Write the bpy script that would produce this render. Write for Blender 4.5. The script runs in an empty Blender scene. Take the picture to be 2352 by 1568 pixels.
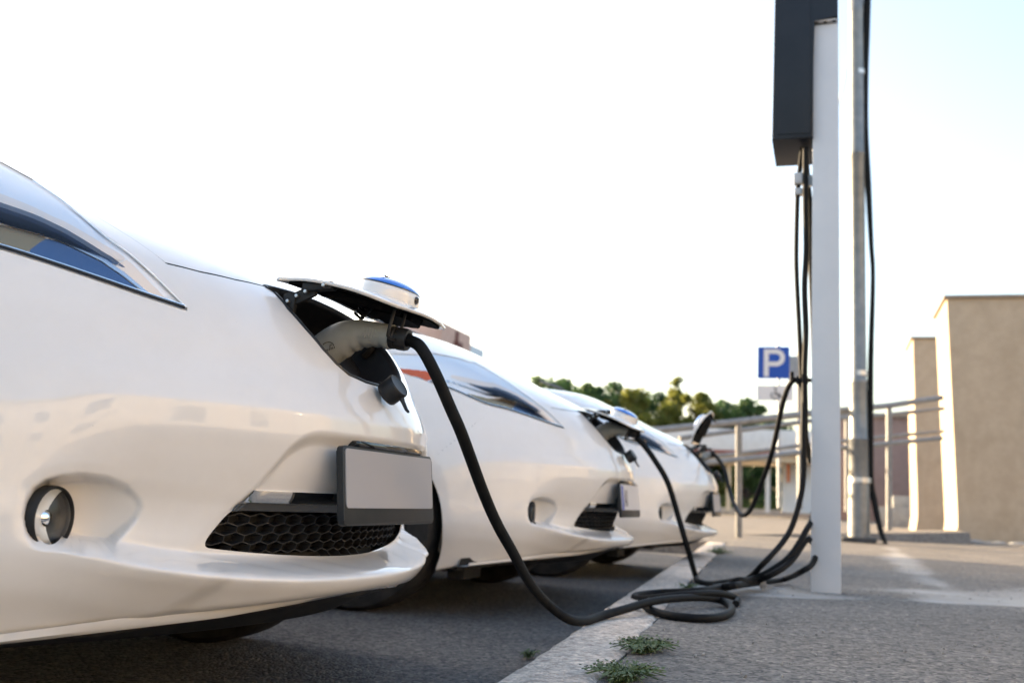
import bpy, bmesh, math, random
import numpy as np
from mathutils import Vector, Matrix, Euler
random.seed(7); rng=np.random.default_rng(7)
SC=bpy.context.scene; COL=SC.collection
PI=math.pi
# ---------------------------------------------------------------- camera
# focal length, pitch and roll solved from the vanishing points of the row of cars and of the uprights
FPX=2300.0
def nrm(v):
    v=np.array(v,float); return v/np.linalg.norm(v)
V1=nrm((726,390,FPX)); UPC=nrm((714,-14892,FPX))
UPC=nrm(UPC-V1*np.dot(UPC,V1)); RTC=-np.cross(UPC,V1)
if RTC[0]<0: RTC=-RTC
RW=np.stack([RTC,V1,UPC])
CAMH=.45
def ray(u,v): return RW@np.array([(u-1176)/FPX,(v-784)/FPX,1.0])
def at(u,v,Y):
    """world point seen at (u,v) at distance Y along the row of cars"""
    r=ray(u,v); return Vector(r*(Y/r[1])+np.array([0,0,CAMH]))
def onz(u,v,z):
    r=ray(u,v); return Vector(r*((z-CAMH)/r[2])+np.array([0,0,CAMH]))
def proj(P):
    P=np.asarray(P,float)-np.array([0,0,CAMH]); c=P@RW
    return c[...,0]/c[...,2]*FPX+1176, c[...,1]/c[...,2]*FPX+784
CAR0=np.array([-.80,1.83,0.]); SLOT=2.52
cam=bpy.data.objects.new('camera',bpy.data.cameras.new('camera')); COL.objects.link(cam)
cx=RW@np.array([1,0,0]); cy=RW@np.array([0,-1,0]); cz=RW@np.array([0,0,-1])
M=Matrix(((cx[0],cy[0],cz[0],0),(cx[1],cy[1],cz[1],0),(cx[2],cy[2],cz[2],CAMH),(0,0,0,1)))
cam.matrix_world=M
cam.data.sensor_width=36; cam.data.lens=36*FPX/2352; cam.data.clip_start=.05; cam.data.clip_end=3000
cam.data.dof.use_dof=True; cam.data.dof.focus_distance=1.86; cam.data.dof.aperture_fstop=4.0; cam.data.dof.aperture_blades=9
SC.camera=cam
# ---------------------------------------------------------------- materials
def mat(name,base=(.5,.5,.5),rough=.5,metal=0.,coat=0.,coatr=.03,spec=.5,trans=0.,ior=1.45,emis=None,sheen=0):
    m=bpy.data.materials.new(name); m.use_nodes=True
    b=m.node_tree.nodes['Principled BSDF']
    b.inputs['Base Color'].default_value=(*base,1); b.inputs['Roughness'].default_value=rough
    b.inputs['Metallic'].default_value=metal; b.inputs['Coat Weight'].default_value=coat
    b.inputs['Coat Roughness'].default_value=coatr; b.inputs['Specular IOR Level'].default_value=spec
    b.inputs['Transmission Weight'].default_value=trans; b.inputs['IOR'].default_value=ior
    return m
def nodes(m): return m.node_tree.nodes, m.node_tree.links, m.node_tree.nodes['Principled BSDF']
def ramp(N,stops,interp='LINEAR'):
    r=N.new('ShaderNodeValToRGB'); r.color_ramp.interpolation=interp
    e=r.color_ramp.elements
    while len(e)<len(stops): e.new(.5)
    for k,(p,c) in enumerate(stops):
        e[k].position=p; e[k].color=(*c,1) if len(c)==3 else c
    return r
def noise(N,L,scale,detail=4,rough=.55,vec=None,dist=0):
    n=N.new('ShaderNodeTexNoise'); n.inputs['Scale'].default_value=scale; n.inputs['Detail'].default_value=detail
    n.inputs['Roughness'].default_value=rough; n.inputs['Distortion'].default_value=dist
    if vec is not None: L.new(vec,n.inputs['Vector'])
    return n
def coords(N,kind='Object'):
    return N.new('ShaderNodeTexCoord').outputs[kind]
def bump(N,L,b,src,strength=.3,dist=.01):
    bp=N.new('ShaderNodeBump'); bp.inputs['Strength'].default_value=strength; bp.inputs['Distance'].default_value=dist
    L.new(src,bp.inputs['Height']); L.new(bp.outputs['Normal'],b.inputs['Normal']); return bp
def mixc(N,L,fac,a,b,blend='MIX'):
    m=N.new('ShaderNodeMix'); m.data_type='RGBA'; m.blend_type=blend
    for s,k in ((fac,0),(a,6),(b,7)):
        if hasattr(s,'is_linked') or hasattr(s,'links'): L.new(s,m.inputs[k])
        elif k==0: m.inputs[0].default_value=s
        else: m.inputs[k].default_value=(*s,1)
    return m.outputs[2]
def varied(name,c1,c2,scale=6,rough=.6,bumps=.15,bscale=60,bdist=.004,metal=0,spec=.4,rv=.0,stops=(.35,.65)):
    m=mat(name,c1,rough,metal,spec=spec); N,L,b=nodes(m); co=coords(N)
    n=noise(N,L,scale,6,.6,co); r=ramp(N,[(stops[0],c1),(stops[1],c2)]); L.new(n.outputs['Fac'],r.inputs[0])
    L.new(r.outputs[0],b.inputs['Base Color'])
    n2=noise(N,L,bscale,4,.6,co)
    if bumps: bump(N,L,b,n2.outputs['Fac'],bumps,bdist)
    if rv:
        mr=N.new('ShaderNodeMapRange'); mr.inputs[3].default_value=rough-rv; mr.inputs[4].default_value=rough+rv
        L.new(n.outputs['Fac'],mr.inputs[0]); L.new(mr.outputs[0],b.inputs['Roughness'])
    return m
MT={}
def paint():
    m=mat('pearl white paint',(.60,.575,.555),.42,0,1.0,.025,.4)
    N,L,b=nodes(m); co=coords(N)
    # faint dust film and mineral dots of the real, slightly dirty, paint
    n=noise(N,L,5,6,.65,co); r=ramp(N,[(.40,(.745,.715,.675)),(.72,(.70,.665,.62))]); L.new(n.outputs['Fac'],r.inputs[0])
    v=N.new('ShaderNodeTexVoronoi'); v.inputs['Scale'].default_value=26; L.new(co,v.inputs['Vector'])
    rv=ramp(N,[(.0,(1,1,1)),(.022,(1,1,1)),(.034,(0,0,0))]); L.new(v.outputs['Distance'],rv.inputs[0])
    n3=noise(N,L,14,2,.5,co); r3=ramp(N,[(.58,(0,0,0)),(.66,(1,1,1))]); L.new(n3.outputs['Fac'],r3.inputs[0])
    mu=N.new('ShaderNodeMath'); mu.operation='MULTIPLY'; L.new(rv.outputs[0],mu.inputs[0]); L.new(r3.outputs[0],mu.inputs[1])
    c=mixc(N,L,mu.outputs[0],r.outputs[0],(.22,.20,.18)); L.new(c,b.inputs['Base Color'])
    # orange peel of the clear coat + dusty roughness
    n2=noise(N,L,420,2,.5,co); bp=N.new('ShaderNodeBump'); bp.inputs['Strength'].default_value=.02; bp.inputs['Distance'].default_value=.0006
    L.new(n2.outputs['Fac'],bp.inputs['Height']); L.new(bp.outputs[0],b.inputs['Coat Normal'])
    mr=N.new('ShaderNodeMapRange'); mr.inputs[3].default_value=.012; mr.inputs[4].default_value=.06
    L.new(n.outputs['Fac'],mr.inputs[0]); L.new(mr.outputs[0],b.inputs['Coat Roughness'])
    return m
MT['paint']=paint()
MT['black']=varied('black moulded plastic',(.012,.012,.013),(.022,.022,.023),20,.45,.12,260,.0008,spec=.45,rv=.08)
MT['matte']=varied('dark matte plastic',(.012,.012,.012),(.02,.019,.018),14,.62,.1,200,.001)
MT['gloss']=mat('gloss black plastic',(.010,.011,.013),.12,0,.6,.04,.5)
MT['rubber']=varied('black cable rubber',(.006,.006,.0065),(.010,.010,.010),30,.6,.2,300,.0006,spec=.14)
MT['tyre']=varied('tyre rubber',(.014,.014,.014),(.03,.028,.026),18,.75,.2,120,.001,spec=.3)
MT['chrome']=mat('chrome',(.86,.87,.88),.05,1.0)
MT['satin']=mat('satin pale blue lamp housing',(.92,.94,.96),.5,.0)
MT['cream']=mat('painted warm reflection',(.92,.83,.74),.35,.0)  # reflection of the sunlit building, put into the colour
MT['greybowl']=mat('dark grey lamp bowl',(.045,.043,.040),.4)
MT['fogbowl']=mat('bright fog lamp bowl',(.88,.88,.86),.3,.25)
MT['trimgrey']=mat('satin dark grey trim',(.10,.10,.10),.25,.6)
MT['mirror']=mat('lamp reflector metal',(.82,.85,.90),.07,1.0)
MT['alloy']=mat('alloy wheel paint',(.45,.46,.47),.28,1.0,.5,.05)
MT['steel']=varied('zinc bolt steel',(.5,.5,.5),(.4,.4,.41),50,.3,0,1,metal=1)
MT['gap']=mat('panel gap shadow strip',(.01,.01,.01),.8)
MT['plug']=varied('grey connector plastic',(.34,.345,.32),(.40,.40,.375),16,.42,.12,300,.0006,spec=.4)
MT['blue']=mat('blue emblem lacquer',(.02,.17,.62),.18,.25,1,.03)
MT['felt']=varied('dull black lining',(.006,.006,.006),(.011,.011,.011),30,.85,.2,200,.0008,spec=.08)
MT['navy']=mat('lamp bowl with painted navy reflection',(.15,.22,.34),.08,.92)  # mirrored dark blue put into the bowl's own tint
MT['amber']=mat('amber indicator',(.72,.14,.03),.25,0,.6,.05)
MT['bronze']=mat('lamp bowl with painted bronze reflection',(.52,.36,.20),.10,.92)  # mirrored tan surroundings painted in as a bronze tint
MT['plate']=mat('blank grey number plate',(.36,.34,.335),.55)
MT['platew']=mat('white number plate',(.62,.60,.60),.4)
MT['tglass']=mat('dark car window glass',(.02,.025,.03),.03,0,0,.02,.6)
def clear(name,rough=.0,tint=(1,1,1),fr=1.45,base=.03):
    m=bpy.data.materials.new(name); m.use_nodes=True; N=m.node_tree.nodes; L=m.node_tree.links; N.clear()
    o=N.new('ShaderNodeOutputMaterial'); mx=N.new('ShaderNodeMixShader'); t=N.new('ShaderNodeBsdfTransparent'); g=N.new('ShaderNodeBsdfGlossy')
    f=N.new('ShaderNodeFresnel'); f.inputs['IOR'].default_value=fr
    t.inputs[0].default_value=(*tint,1); g.inputs['Roughness'].default_value=rough
    L.new(f.outputs[0],mx.inputs[0]); L.new(t.outputs[0],mx.inputs[1]); L.new(g.outputs[0],mx.inputs[2]); L.new(mx.outputs[0],o.inputs[0])
    return m
MT['lens']=clear('clear lamp lens',.01,(.98,.99,1.0),1.30)
# ---------------------------------------------------------------- object helpers
def link(o,parent=None):
    COL.objects.link(o)
    if parent is not None: o.parent=parent
    return o
def tag(o,label=None,cat=None,group=None,kind=None):
    for k,v in (('label',label),('category',cat),('group',group),('kind',kind)):
        if v: o[k]=v
    return o
def empty(name,loc=(0,0,0),rot=(0,0,0)):
    o=bpy.data.objects.new(name,None); o.location=loc; o.rotation_euler=rot; o.empty_display_size=.1
    return link(o)
def mesh_np(name,V,quads,ngons,material,parent=None,normals=None,smooth=True):
    me=bpy.data.meshes.new(name)
    faces=[]
    V=np.asarray(V,float)
    allf=[list(map(int,q)) for q in quads]+[list(map(int,n)) for n in ngons]
    used=np.zeros(len(V),bool)
    for f in allf: used[f]=True
    idx=-np.ones(len(V),int); idx[used]=np.arange(used.sum())
    allf=[[int(idx[i]) for i in f] for f in allf]
    me.from_pydata(V[used].tolist(),[],allf)
    me.polygons.foreach_set('use_smooth',[smooth]*len(allf))
    me.materials.append(material); me.validate(clean_customdata=False); me.update()
    if normals is not None and smooth:
        try: me.normals_split_custom_set_from_vertices(np.asarray(normals)[used].tolist())
        except Exception as e: print('normals',e)
    return link(bpy.data.objects.new(name,me),parent)
class MB:
    """collects shapes into one mesh"""
    def __init__(s): s.bm=bmesh.new()
    def faces(s,vs,fs):
        b=[s.bm.verts.new(v) for v in vs]
        for f in fs:
            try: s.bm.faces.new([b[i] for i in f])
            except ValueError: pass
        return b
    def box(s,c,size,rot=None,bev=0):
        m=Matrix.Translation(Vector(c))@(rot.to_4x4() if rot is not None else Matrix.Identity(4))@Matrix.Diagonal((*size,1))
        r=bmesh.ops.create_cube(s.bm,size=1,matrix=m)
        if bev>0:
            es={e for v in r['verts'] for e in v.link_edges}
            bmesh.ops.bevel(s.bm,geom=list(es),offset=bev,segments=2,profile=.6,affect='EDGES')
        return s
    def prism(s,poly,z0,z1,mtx=None,bev=0,segs=2):
        """polygon in xy extruded z0..z1 then moved by mtx"""
        mtx=mtx or Matrix.Identity(4); n=len(poly)
        vs=[mtx@Vector((p[0],p[1],z0)) for p in poly]+[mtx@Vector((p[0],p[1],z1)) for p in poly]
        b=[s.bm.verts.new(v) for v in vs]; fs=[]
        fs.append(s.bm.faces.new(b[:n][::-1])); fs.append(s.bm.faces.new(b[n:]))
        for i in range(n): fs.append(s.bm.faces.new((b[i],b[(i+1)%n],b[n+(i+1)%n],b[n+i])))
        if bev>0:
            es=list(fs[1].edges)+list(fs[0].edges)
            bmesh.ops.bevel(s.bm,geom=es,offset=bev,segments=segs,profile=.6,affect='EDGES')
        return s
    def tube(s,pts,r,n=10,cap=True):
        pts=[Vector(p) for p in pts]; m=len(pts)
        rs=r if isinstance(r,(list,tuple)) else [r]*m
        t0=(pts[1]-pts[0]).normalized(); up=Vector((0,0,1)) if abs(t0.z)<.9 else Vector((1,0,0))
        u=t0.cross(up).normalized(); rings=[]
        for i in range(m):
            a=pts[max(i-1,0)]; b=pts[min(i+1,m-1)]; t=(b-a)
            t=t.normalized() if t.length>1e-9 else t0
            u=(u-t*u.dot(t)); u=u.normalized() if u.length>1e-6 else t.orthogonal().normalized()
            w=t.cross(u)
            rings.append([s.bm.verts.new(pts[i]+(u*math.cos(2*PI*k/n)+w*math.sin(2*PI*k/n))*rs[i]) for k in range(n)])
        for i in range(m-1):
            for k in range(n): s.bm.faces.new((rings[i][k],rings[i][(k+1)%n],rings[i+1][(k+1)%n],rings[i+1][k]))
        if cap:
            s.bm.faces.new(rings[0][::-1]); s.bm.faces.new(rings[-1])
        return s
    def lathe(s,prof,axis_m,n=32,a0=0,a1=2*PI):
        """profile (r,h) turned about local z of axis_m"""
        full=abs(a1-a0-2*PI)<1e-6; cols=n if full else n+1; rings=[]
        for r,h in prof:
            if r<1e-6: rings.append([s.bm.verts.new(axis_m@Vector((0,0,h)))])
            else: rings.append([s.bm.verts.new(axis_m@Vector((r*math.cos(a0+(a1-a0)*k/n),r*math.sin(a0+(a1-a0)*k/n),h))) for k in range(cols)])
        for A,B in zip(rings,rings[1:]):
            for k in range(n):
                k2=(k+1)%cols
                q=[A[k%len(A)],A[k2%len(A)],B[k2%len(B)],B[k%len(B)]]
                q2=[]
                for v in q:
                    if v not in q2: q2.append(v)
                if len(q2)>2:
                    try: s.bm.faces.new(q2)
                    except ValueError: pass
        return s
    def build(s,name,material,parent=None,smooth=True,angle=40):
        me=bpy.data.meshes.new(name)
        bmesh.ops.recalc_face_normals(s.bm,faces=s.bm.faces[:])
        if smooth:
            for f in s.bm.faces: f.smooth=True
            for e in s.bm.edges:
                if len(e.link_faces)==2 and e.calc_face_angle(0)>math.radians(angle): e.smooth=False
        s.bm.to_mesh(me); s.bm.free()
        if isinstance(material,(list,tuple)):
            for m in material: me.materials.append(m)
        else: me.materials.append(material)
        return link(bpy.data.objects.new(name,me),parent)
def spline(pts,n=12):
    """Catmull-Rom through the points"""
    P=[Vector(p) for p in pts]; P=[P[0]*2-P[1]]+P+[P[-1]*2-P[-2]]; out=[]
    for i in range(1,len(P)-2):
        p0,p1,p2,p3=P[i-1:i+3]
        for k in range(n):
            t=k/n
            out.append(.5*((2*p1)+(p2-p0)*t+(2*p0-5*p1+4*p2-p3)*t*t+(3*p1-p0-3*p2+p3)*t**3))
    out.append(P[-2]); return out
# ---------------------------------------------------------------- the car shell: one implicit surface, sampled finely and cut into panels
def pchip(xs,ys):
    xs=np.array(xs,float); ys=np.array(ys,float); h=np.diff(xs); d=np.diff(ys)/h
    m=np.zeros(len(xs)); m[0]=d[0]; m[-1]=d[-1]
    for i in range(1,len(xs)-1): m[i]=0 if d[i-1]*d[i]<=0 else 2*d[i-1]*d[i]/(d[i-1]+d[i])
    def f(x):
        x=np.clip(x,xs[0],xs[-1]); i=np.clip(np.searchsorted(xs,x)-1,0,len(xs)-2)
        t=(x-xs[i])/h[i]; t2=t*t; t3=t2*t
        return (2*t3-3*t2+1)*ys[i]+(t3-2*t2+t)*h[i]*m[i]+(-2*t3+3*t2)*ys[i+1]+(t3-t2)*h[i]*m[i+1]
    return f
def table(pts,lo,hi,sm=0.,n=6000):
    f=pchip(*zip(*pts)); xs=np.linspace(lo,hi,n); ys=f(xs)
    if sm>0:
        w=max(1,int(sm/(hi-lo)*n)); k=np.hanning(2*w+3); k/=k.sum()
        ys=np.convolve(np.pad(ys,w+1,mode='edge'),k,mode='valid')
    return lambda x: np.interp(x,xs,ys)
def smax(a,b,k):
    h=np.maximum(k-np.abs(a-b),0)/k
    return np.maximum(a,b)+h*h*k*.25
def smin(a,b,k): return -smax(-a,-b,k)
def sst(e0,e1,x):
    t=np.clip((x-e0)/(e1-e0),0,1); return t*t*(3-2*t)
PROF_C=table([(.10,-.13),(.20,-.075),(.232,-.042),(.262,-.016),(.280,-.003),(.289,0.),(.297,-.010),(.306,-.040),(.316,-.078),(.328,-.094),(.345,-.090),(.40,-.062),(.44,-.042),(.50,-.024),(.54,-.0165),(.57,-.017),(.60,-.027),(.65,-.053),(.70,-.076),(.75,-.106),(.81,-.150),(.86,-.205),(.95,-.34),(1.2,-.8)],.1,1.2,.007)
PROF_S=table([(.10,-.12),(.20,-.045),(.24,-.018),(.30,0.),(.345,.0),(.40,-.003),(.50,-.004),(.55,-.010),(.60,-.024),(.65,-.050),(.70,-.076),(.75,-.106),(.81,-.150),(.86,-.205),(.95,-.34),(1.2,-.8)],.1,1.2,.02)
EDGE=table([(0.,0.),(.25,.002),(.40,.010),(.55,.030),(.65,.055),(.90,.06)],0,.9,.05)
HOOD=table([(-4.5,1.02),(-2.2,1.06),(-1.6,1.10),(-1.3,1.140),(-1.15,1.148),(-1.0,1.138),(-.86,1.118),(-.734,1.068),(-.60,1.008),(-.487,.950),(-.36,.893),(-.234,.838),(-.15,.800),(0.,.725),(.2,.60)],-4.5,.2,.06,20000)
FOG_A=np.array((-.335,.622,.388)); FOG_B=np.array((-.150,.508,.396))
def poly_sd(px,py,poly):
    """signed distance, negative inside"""
    P=np.array(poly,float); d=np.full(px.shape,1e9); ins=np.zeros(px.shape,bool); n=len(P)
    for i in range(n):
        ax,ay=P[i]; bx,by=P[(i+1)%n]; ex,ey=bx-ax,by-ay; L2=ex*ex+ey*ey+1e-18
        t=np.clip(((px-ax)*ex+(py-ay)*ey)/L2,0,1)
        d=np.minimum(d,(px-ax-t*ex)**2+(py-ay-t*ey)**2)
        c=((ay<=py)&(by>py))|((by<=py)&(ay>py))
        xi=ax+(py-ay)/(by-ay+1e-18)*ex
        ins^=c&(px<xi)
    d=np.sqrt(d); return np.where(ins,-d,d)
def trapezoid_sd(a,z,top=.546,w0=.286,slope=.585,r=.045):
    """panel recess in the front view: flat top, sloping side, rounded shoulder"""
    side=(a-(w0+(top-z)*slope))/math.sqrt(1+slope*slope)
    return smax(side,z-top-.012*(1-(a/.3)**2)*0,r)
# fog lamp scoop, drawn on the near car as the camera meets it: deep at the lamp, running out towards the grille
FOG_E=[(58,1190),(62,1155),(77,1124),(104,1104),(142,1095),(190,1091),(245,1098),(292,1115),(322,1142),(328,1165),(316,1192),(288,1220),(258,1246),(238,1264),(196,1280),(140,1288),(100,1280),(74,1254),(62,1222)]
_gu,_gv=np.meshgrid(np.arange(-60,460,1.5),np.arange(1000,1380,1.5),indexing='ij')
_sd=poly_sd(_gu,_gv,FOG_E)
_run=np.clip((332-_gu)/(332-165.),0,1); _run=_run*_run*(3-2*_run)
FOG_D=sst(5,-15,_sd)*(.006+.056*_run**.8)+.003*sst(34,0,_sd)*_run
for _ in range(14): FOG_D[1:-1,1:-1]=(FOG_D[1:-1,1:-1]*2+FOG_D[2:,1:-1]+FOG_D[:-2,1:-1]+FOG_D[1:-1,2:]+FOG_D[1:-1,:-2])/6
def fog_dent(x,a,z):
    if np.ndim(x)==0: return 0.
    m=(a>.40)&(a<.80)&(z>.28)&(z<.52)&(x>-.48)&(x<0.)
    out=np.zeros(np.shape(a+x+z))
    if m.any():
        b=np.broadcast_arrays(x,a,z); P=np.stack([b[0][m],-b[1][m],b[2][m]],1)+CAR0; u,v=proj(P)
        iu=np.clip((u+60)/1.5,0,FOG_D.shape[0]-1.01); iv=np.clip((v-1000)/1.5,0,FOG_D.shape[1]-1.01); i0=iu.astype(int); j0=iv.astype(int); fu=iu-i0; fv=iv-j0
        out[m]=(FOG_D[i0,j0]*(1-fu)+FOG_D[i0+1,j0]*fu)*(1-fv)+(FOG_D[i0,j0+1]*(1-fu)+FOG_D[i0+1,j0+1]*fu)*fv
    return out
def F(x,y,z):
    a=np.abs(y); ac=np.sqrt(a*a+.0004)
    zz=z-EDGE(a)*(1-sst(.36,.52,z))
    w=sst(.47,.685,a)
    pr=PROF_C(zz)*(1-w)+PROF_S(zz)*w
    # the grille runs straighter across than the lip
    pr=pr+(1-w)*.024*np.exp(-((z-.345)/.05)**2)*sst(.12,.42,a)
    plan=.615*a*a+.35*np.maximum(a-.60,0)**2
    # recessed centre panel
    sd=trapezoid_sd(a,z); rec=.017*sst(.004,-.026,sd)*sst(.37,.44,z)+.010*sst(.02,-.03,sd)*(1-sst(.37,.44,z))
    f1=(x+plan-pr+rec+fog_dent(x,a,z)*np.clip((z-EDGE(a)-.289)/.044,0,1))*.86
    # hood and fender tops
    rid=np.interp(x,[-1.2,-.9,-.6,-.35,-.2],[.80,.765,.70,.60,.48])
    amp=np.interp(x,[-1.3,-1.0,-.7,-.35,-.15],[.0,.012,.024,.026,.0])
    zh=HOOD(x)+.010-.085*a*a+amp*np.exp(-((a-rid)/.10)**2)-.9*np.maximum(a-rid-.02,0)**2*6
    f2=(z-zh)*.9
    ys=.885-.045*sst(.62,1.05,z)-.03*sst(.35,.18,z)-.10*np.maximum(-x-3.2,0)**2*.6
    f3=a-ys-.010*np.exp(-(((x+.90)**2+(z-.33)**2)**.5-.38)**2/.004)-.010*np.exp(-(((x+3.58)**2+(z-.33)**2)**.5-.38)**2/.004)
    f=smax(f1,f3,.16); f=smax(f,f2,.085)
    # tail
    f=smax(f,(-x-4.42+.25*a*a+.06*np.abs(z-.7)),.12)
    # greenhouse
    g=smax((z-(1.135-(x+1.20)*.45))*.91,(z-(1.555-.05*(x+2.2)**2*.45-.10*a*a)),.14)
    g=smax(g,(a-(.80-(z-1.0)*.36-.04*np.maximum(x+1.9,0)))*.94,.12); g=smax(g,(-x-4.40+(z-.95)*.55)*.88,.12)
    g=smax(g,x+1.15,.03); f=smin(f,g,.04)
    # underside
    f=smax(f,(.258-.105*a*a-.05*sst(-.35,-.8,x))-z,.018)
    return f
CEN=(-.90,0.,.50)
def march(O,D,tmax=3.8,it=44,bis=26):
    """first outward crossing from inside along rays (star-shaped: scan inward-out)"""
    n=len(D); lo=np.zeros(n); hi=np.full(n,tmax)
    # coarse scan to bracket the LAST inside sample
    ts=np.linspace(.02,tmax,150); last=np.zeros(n); found=np.zeros(n,bool)
    prev_in=np.ones(n,bool)
    for k,t in enumerate(ts):
        P=O+D*t; ins=F(P[:,0],P[:,1],P[:,2])<0
        newout=(~ins)&(~found)
        hi[newout]=t; lo[newout]=ts[k-1] if k else 0; found|=newout
        if found.all(): break
    for _ in range(bis):
        m=(lo+hi)/2; P=O+D*m[:,None]; ins=F(P[:,0],P[:,1],P[:,2])<0
        lo=np.where(ins,m,lo); hi=np.where(ins,hi,m)
    return O+D*((lo+hi)/2)[:,None]
def grad(V,e=.0012):
    x,y,z=V.T
    g=np.stack([F(x+e,y,z)-F(x-e,y,z),F(x,y+e,z)-F(x,y-e,z),F(x,y,z+e)-F(x,y,z-e)],1)
    return g/np.maximum(np.linalg.norm(g,axis=1,keepdims=True),1e-9)
def warp(lo,hi,n,dens):
    """n samples in lo..hi with density function"""
    s=np.linspace(lo,hi,4000); d=dens(s); c=np.concatenate([[0],np.cumsum((d[1:]+d[:-1])/2)]); c/=c[-1]
    return np.interp(np.linspace(0,1,n),c,s)
NA,NB=(360,520)
al=warp(-PI/2,PI/2,NA,lambda s:.5+3.2*np.exp(-((s+.10)/.30)**2)+1.0*np.exp(-((s-.45)/.5)**2))
be=warp(-PI/2,PI/2,NB,lambda s:.35+1.5*np.exp(-(s/.75)**4)+.9*np.exp(-((np.abs(s)-.74)/.12)**2))
A_,B_=np.meshgrid(al,be,indexing='ij')
D_=np.stack([np.cos(B_)*np.cos(A_),np.sin(B_),np.cos(B_)*np.sin(A_)],-1).reshape(-1,3)
NOSE=march(np.array(CEN)[None],D_); NOSE_N=grad(NOSE)
ii=np.arange(NA*NB).reshape(NA,NB)
NOSE_Q=np.stack([ii[:-1,:-1],ii[:-1,1:],ii[1:,1:],ii[1:,:-1]],-1).reshape(-1,4)
def raycast(u,v,car=0,right=True):
    """car-local point of the shell seen at photo pixel (u,v) on car number car"""
    r=ray(u,v); r=r/np.linalg.norm(r); o=np.array([0,0,CAMH])-CAR0-np.array([0,SLOT*car,0])
    ts=np.linspace(.8,8,3600); P=o+r*ts[:,None]; f=F(P[:,0],P[:,1],P[:,2])
    k=np.argmax(f<0) if (f<0).any() else int(np.argmin(f))
    lo,hi=ts[max(k-1,0)],ts[k]
    for _ in range(24):
        m=(lo+hi)/2; p=o+r*m
        if F(*[np.array([c]) for c in p])[0]<0: hi=m
        else: lo=m
    return o+r*hi
class Soup:
    def __init__(s,V,N,Q): s.V=V; s.N=N; s.Q=Q; s.G=[]
    def copy(s):
        c=Soup(s.V,s.N,s.Q); c.G=list(s.G); return c
    def clip(s,fn,keep=1):
        """keep the region where keep*fn(x,a,z,y)>0; cut faces exactly along the zero line"""
        f=keep*fn(s.V); V=s.V; N=s.N
        q=f[s.Q]>0; allin=q.all(1); some=q.any(1)&~allin
        cut=[list(r) for r in s.Q[some]]
        newV=[];newN=[];cache={};base=len(V);G=[]
        def inter(i,j):
            k=(i,j) if i<j else (j,i)
            if k not in cache:
                t=f[k[0]]/(f[k[0]]-f[k[1]]); cache[k]=base+len(newV)
                newV.append(V[k[0]]+(V[k[1]]-V[k[0]])*t); n=N[k[0]]+(N[k[1]]-N[k[0]])*t; newN.append(n/max(np.linalg.norm(n),1e-9))
            return cache[k]
        for poly in cut+s.G:
            out=[];m=len(poly)
            for a in range(m):
                i,j=poly[a],poly[(a+1)%m]; fi,fj=f[i]>0,f[j]>0
                if fi: out.append(i)
                if fi!=fj: out.append(inter(i,j))
            o2=[]
            for i in out:
                if not o2 or o2[-1]!=i: o2.append(i)
            if len(o2)>1 and o2[0]==o2[-1]: o2.pop()
            if len(o2)>2: G.append(o2)
        r=Soup(np.vstack([V,np.array(newV)]) if newV else V,np.vstack([N,np.array(newN)]) if newN else N,s.Q[allin]); r.G=G
        return r
    def build(s,name,material,parent,off=0.,flip=False):
        return mesh_np(name,s.V+s.N*off,s.Q,s.G,material,parent,s.N)
# ---------------------------------------------------------------- one electric car, nose at the origin facing +x
def loc(u,v,car=0): return raycast(u,v,car)
def cpx(V):
    """photo chart of the shell's right half: pixel on the near car"""
    P=np.stack([V[:,0],-np.abs(V[:,1]),V[:,2]],1)+CAR0
    return proj(P)
HL_UP=[(428,706),(362,640),(297,582),(244,544),(151,466),(76,415),(0,373)]
HL_LO=[(0,571),(110,605),(220,642),(330,680),(428,712)]
hl_up2=[loc(u,v,1) for u,v in ((1085,834),(1057,824),(998,812),(900,812))]
hl_lo2=[loc(u,v,1) for u,v in ((866,836),(900,848),(988,878),(1044,897),(1129,935))]
def topx(P): 
    u,v=proj(np.array(P)+CAR0); return (float(u),float(v))
HL_POLY=HL_UP+[topx(p) for p in hl_up2]+[topx(p) for p in hl_lo2]+HL_LO
def headlight_f(V,grow=0.):
    u,v=cpx(V); sd=-poly_sd(u,v,HL_POLY)/1500+grow
    bad=(V[:,2]<.68)|(np.abs(V[:,1])<.38)|(V[:,0]>-.12)|(V[:,0]<-1.1)
    return np.where(bad,-.05,sd)
seam=[loc(u,v) for u,v in ((297,582),(380,604),(460,624),(540,642),(606,657))]+[loc(u,v) for u,v in ((244,544),(151,466),(76,415),(10,378))]+hl_up2[:3]
sa=[(0.,-.150),(.12,-.158)]+sorted([(abs(p[1]),p[0]) for p in seam])
SEAM_A=[];SEAM_X=[]
for a,x in sa:
    if not SEAM_A or (a>SEAM_A[-1]+.004 and x<SEAM_X[-1]): SEAM_A.append(a); SEAM_X.append(x)
SEAM_A+=[SEAM_A[-1]+.02,1.0]; SEAM_X+=[min(-.98,SEAM_X[-1]-.1),-1.2]
def hood_f(V):
    a=np.abs(V[:,1]); h=np.interp(a,SEAM_A,SEAM_X)-V[:,0]
    return np.where(V[:,2]<.74,-.05,h)
PE=[loc(u,v) for u,v in ((606,658),(625,669),(660,711),(700,756),(740,803),(770,836),(800,862),(840,880),(868,888))]
PORT=[(abs(p[1]),p[2]) for p in PE]
PORT[-1]=(0.,min(PORT[-1][1],PORT[-2][1]-.001)); PTOP=PORT[0][1]
PORT_POLY=[(-.02,PTOP+.016),(.10,PTOP+.014),(.2,PTOP+.006)]+PORT+[(-.02,PORT[-1][1])]
def port_f(V):
    sd=-poly_sd(np.abs(V[:,1]),V[:,2],PORT_POLY); return np.where(V[:,0]<-.5,-.05,sd)
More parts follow.
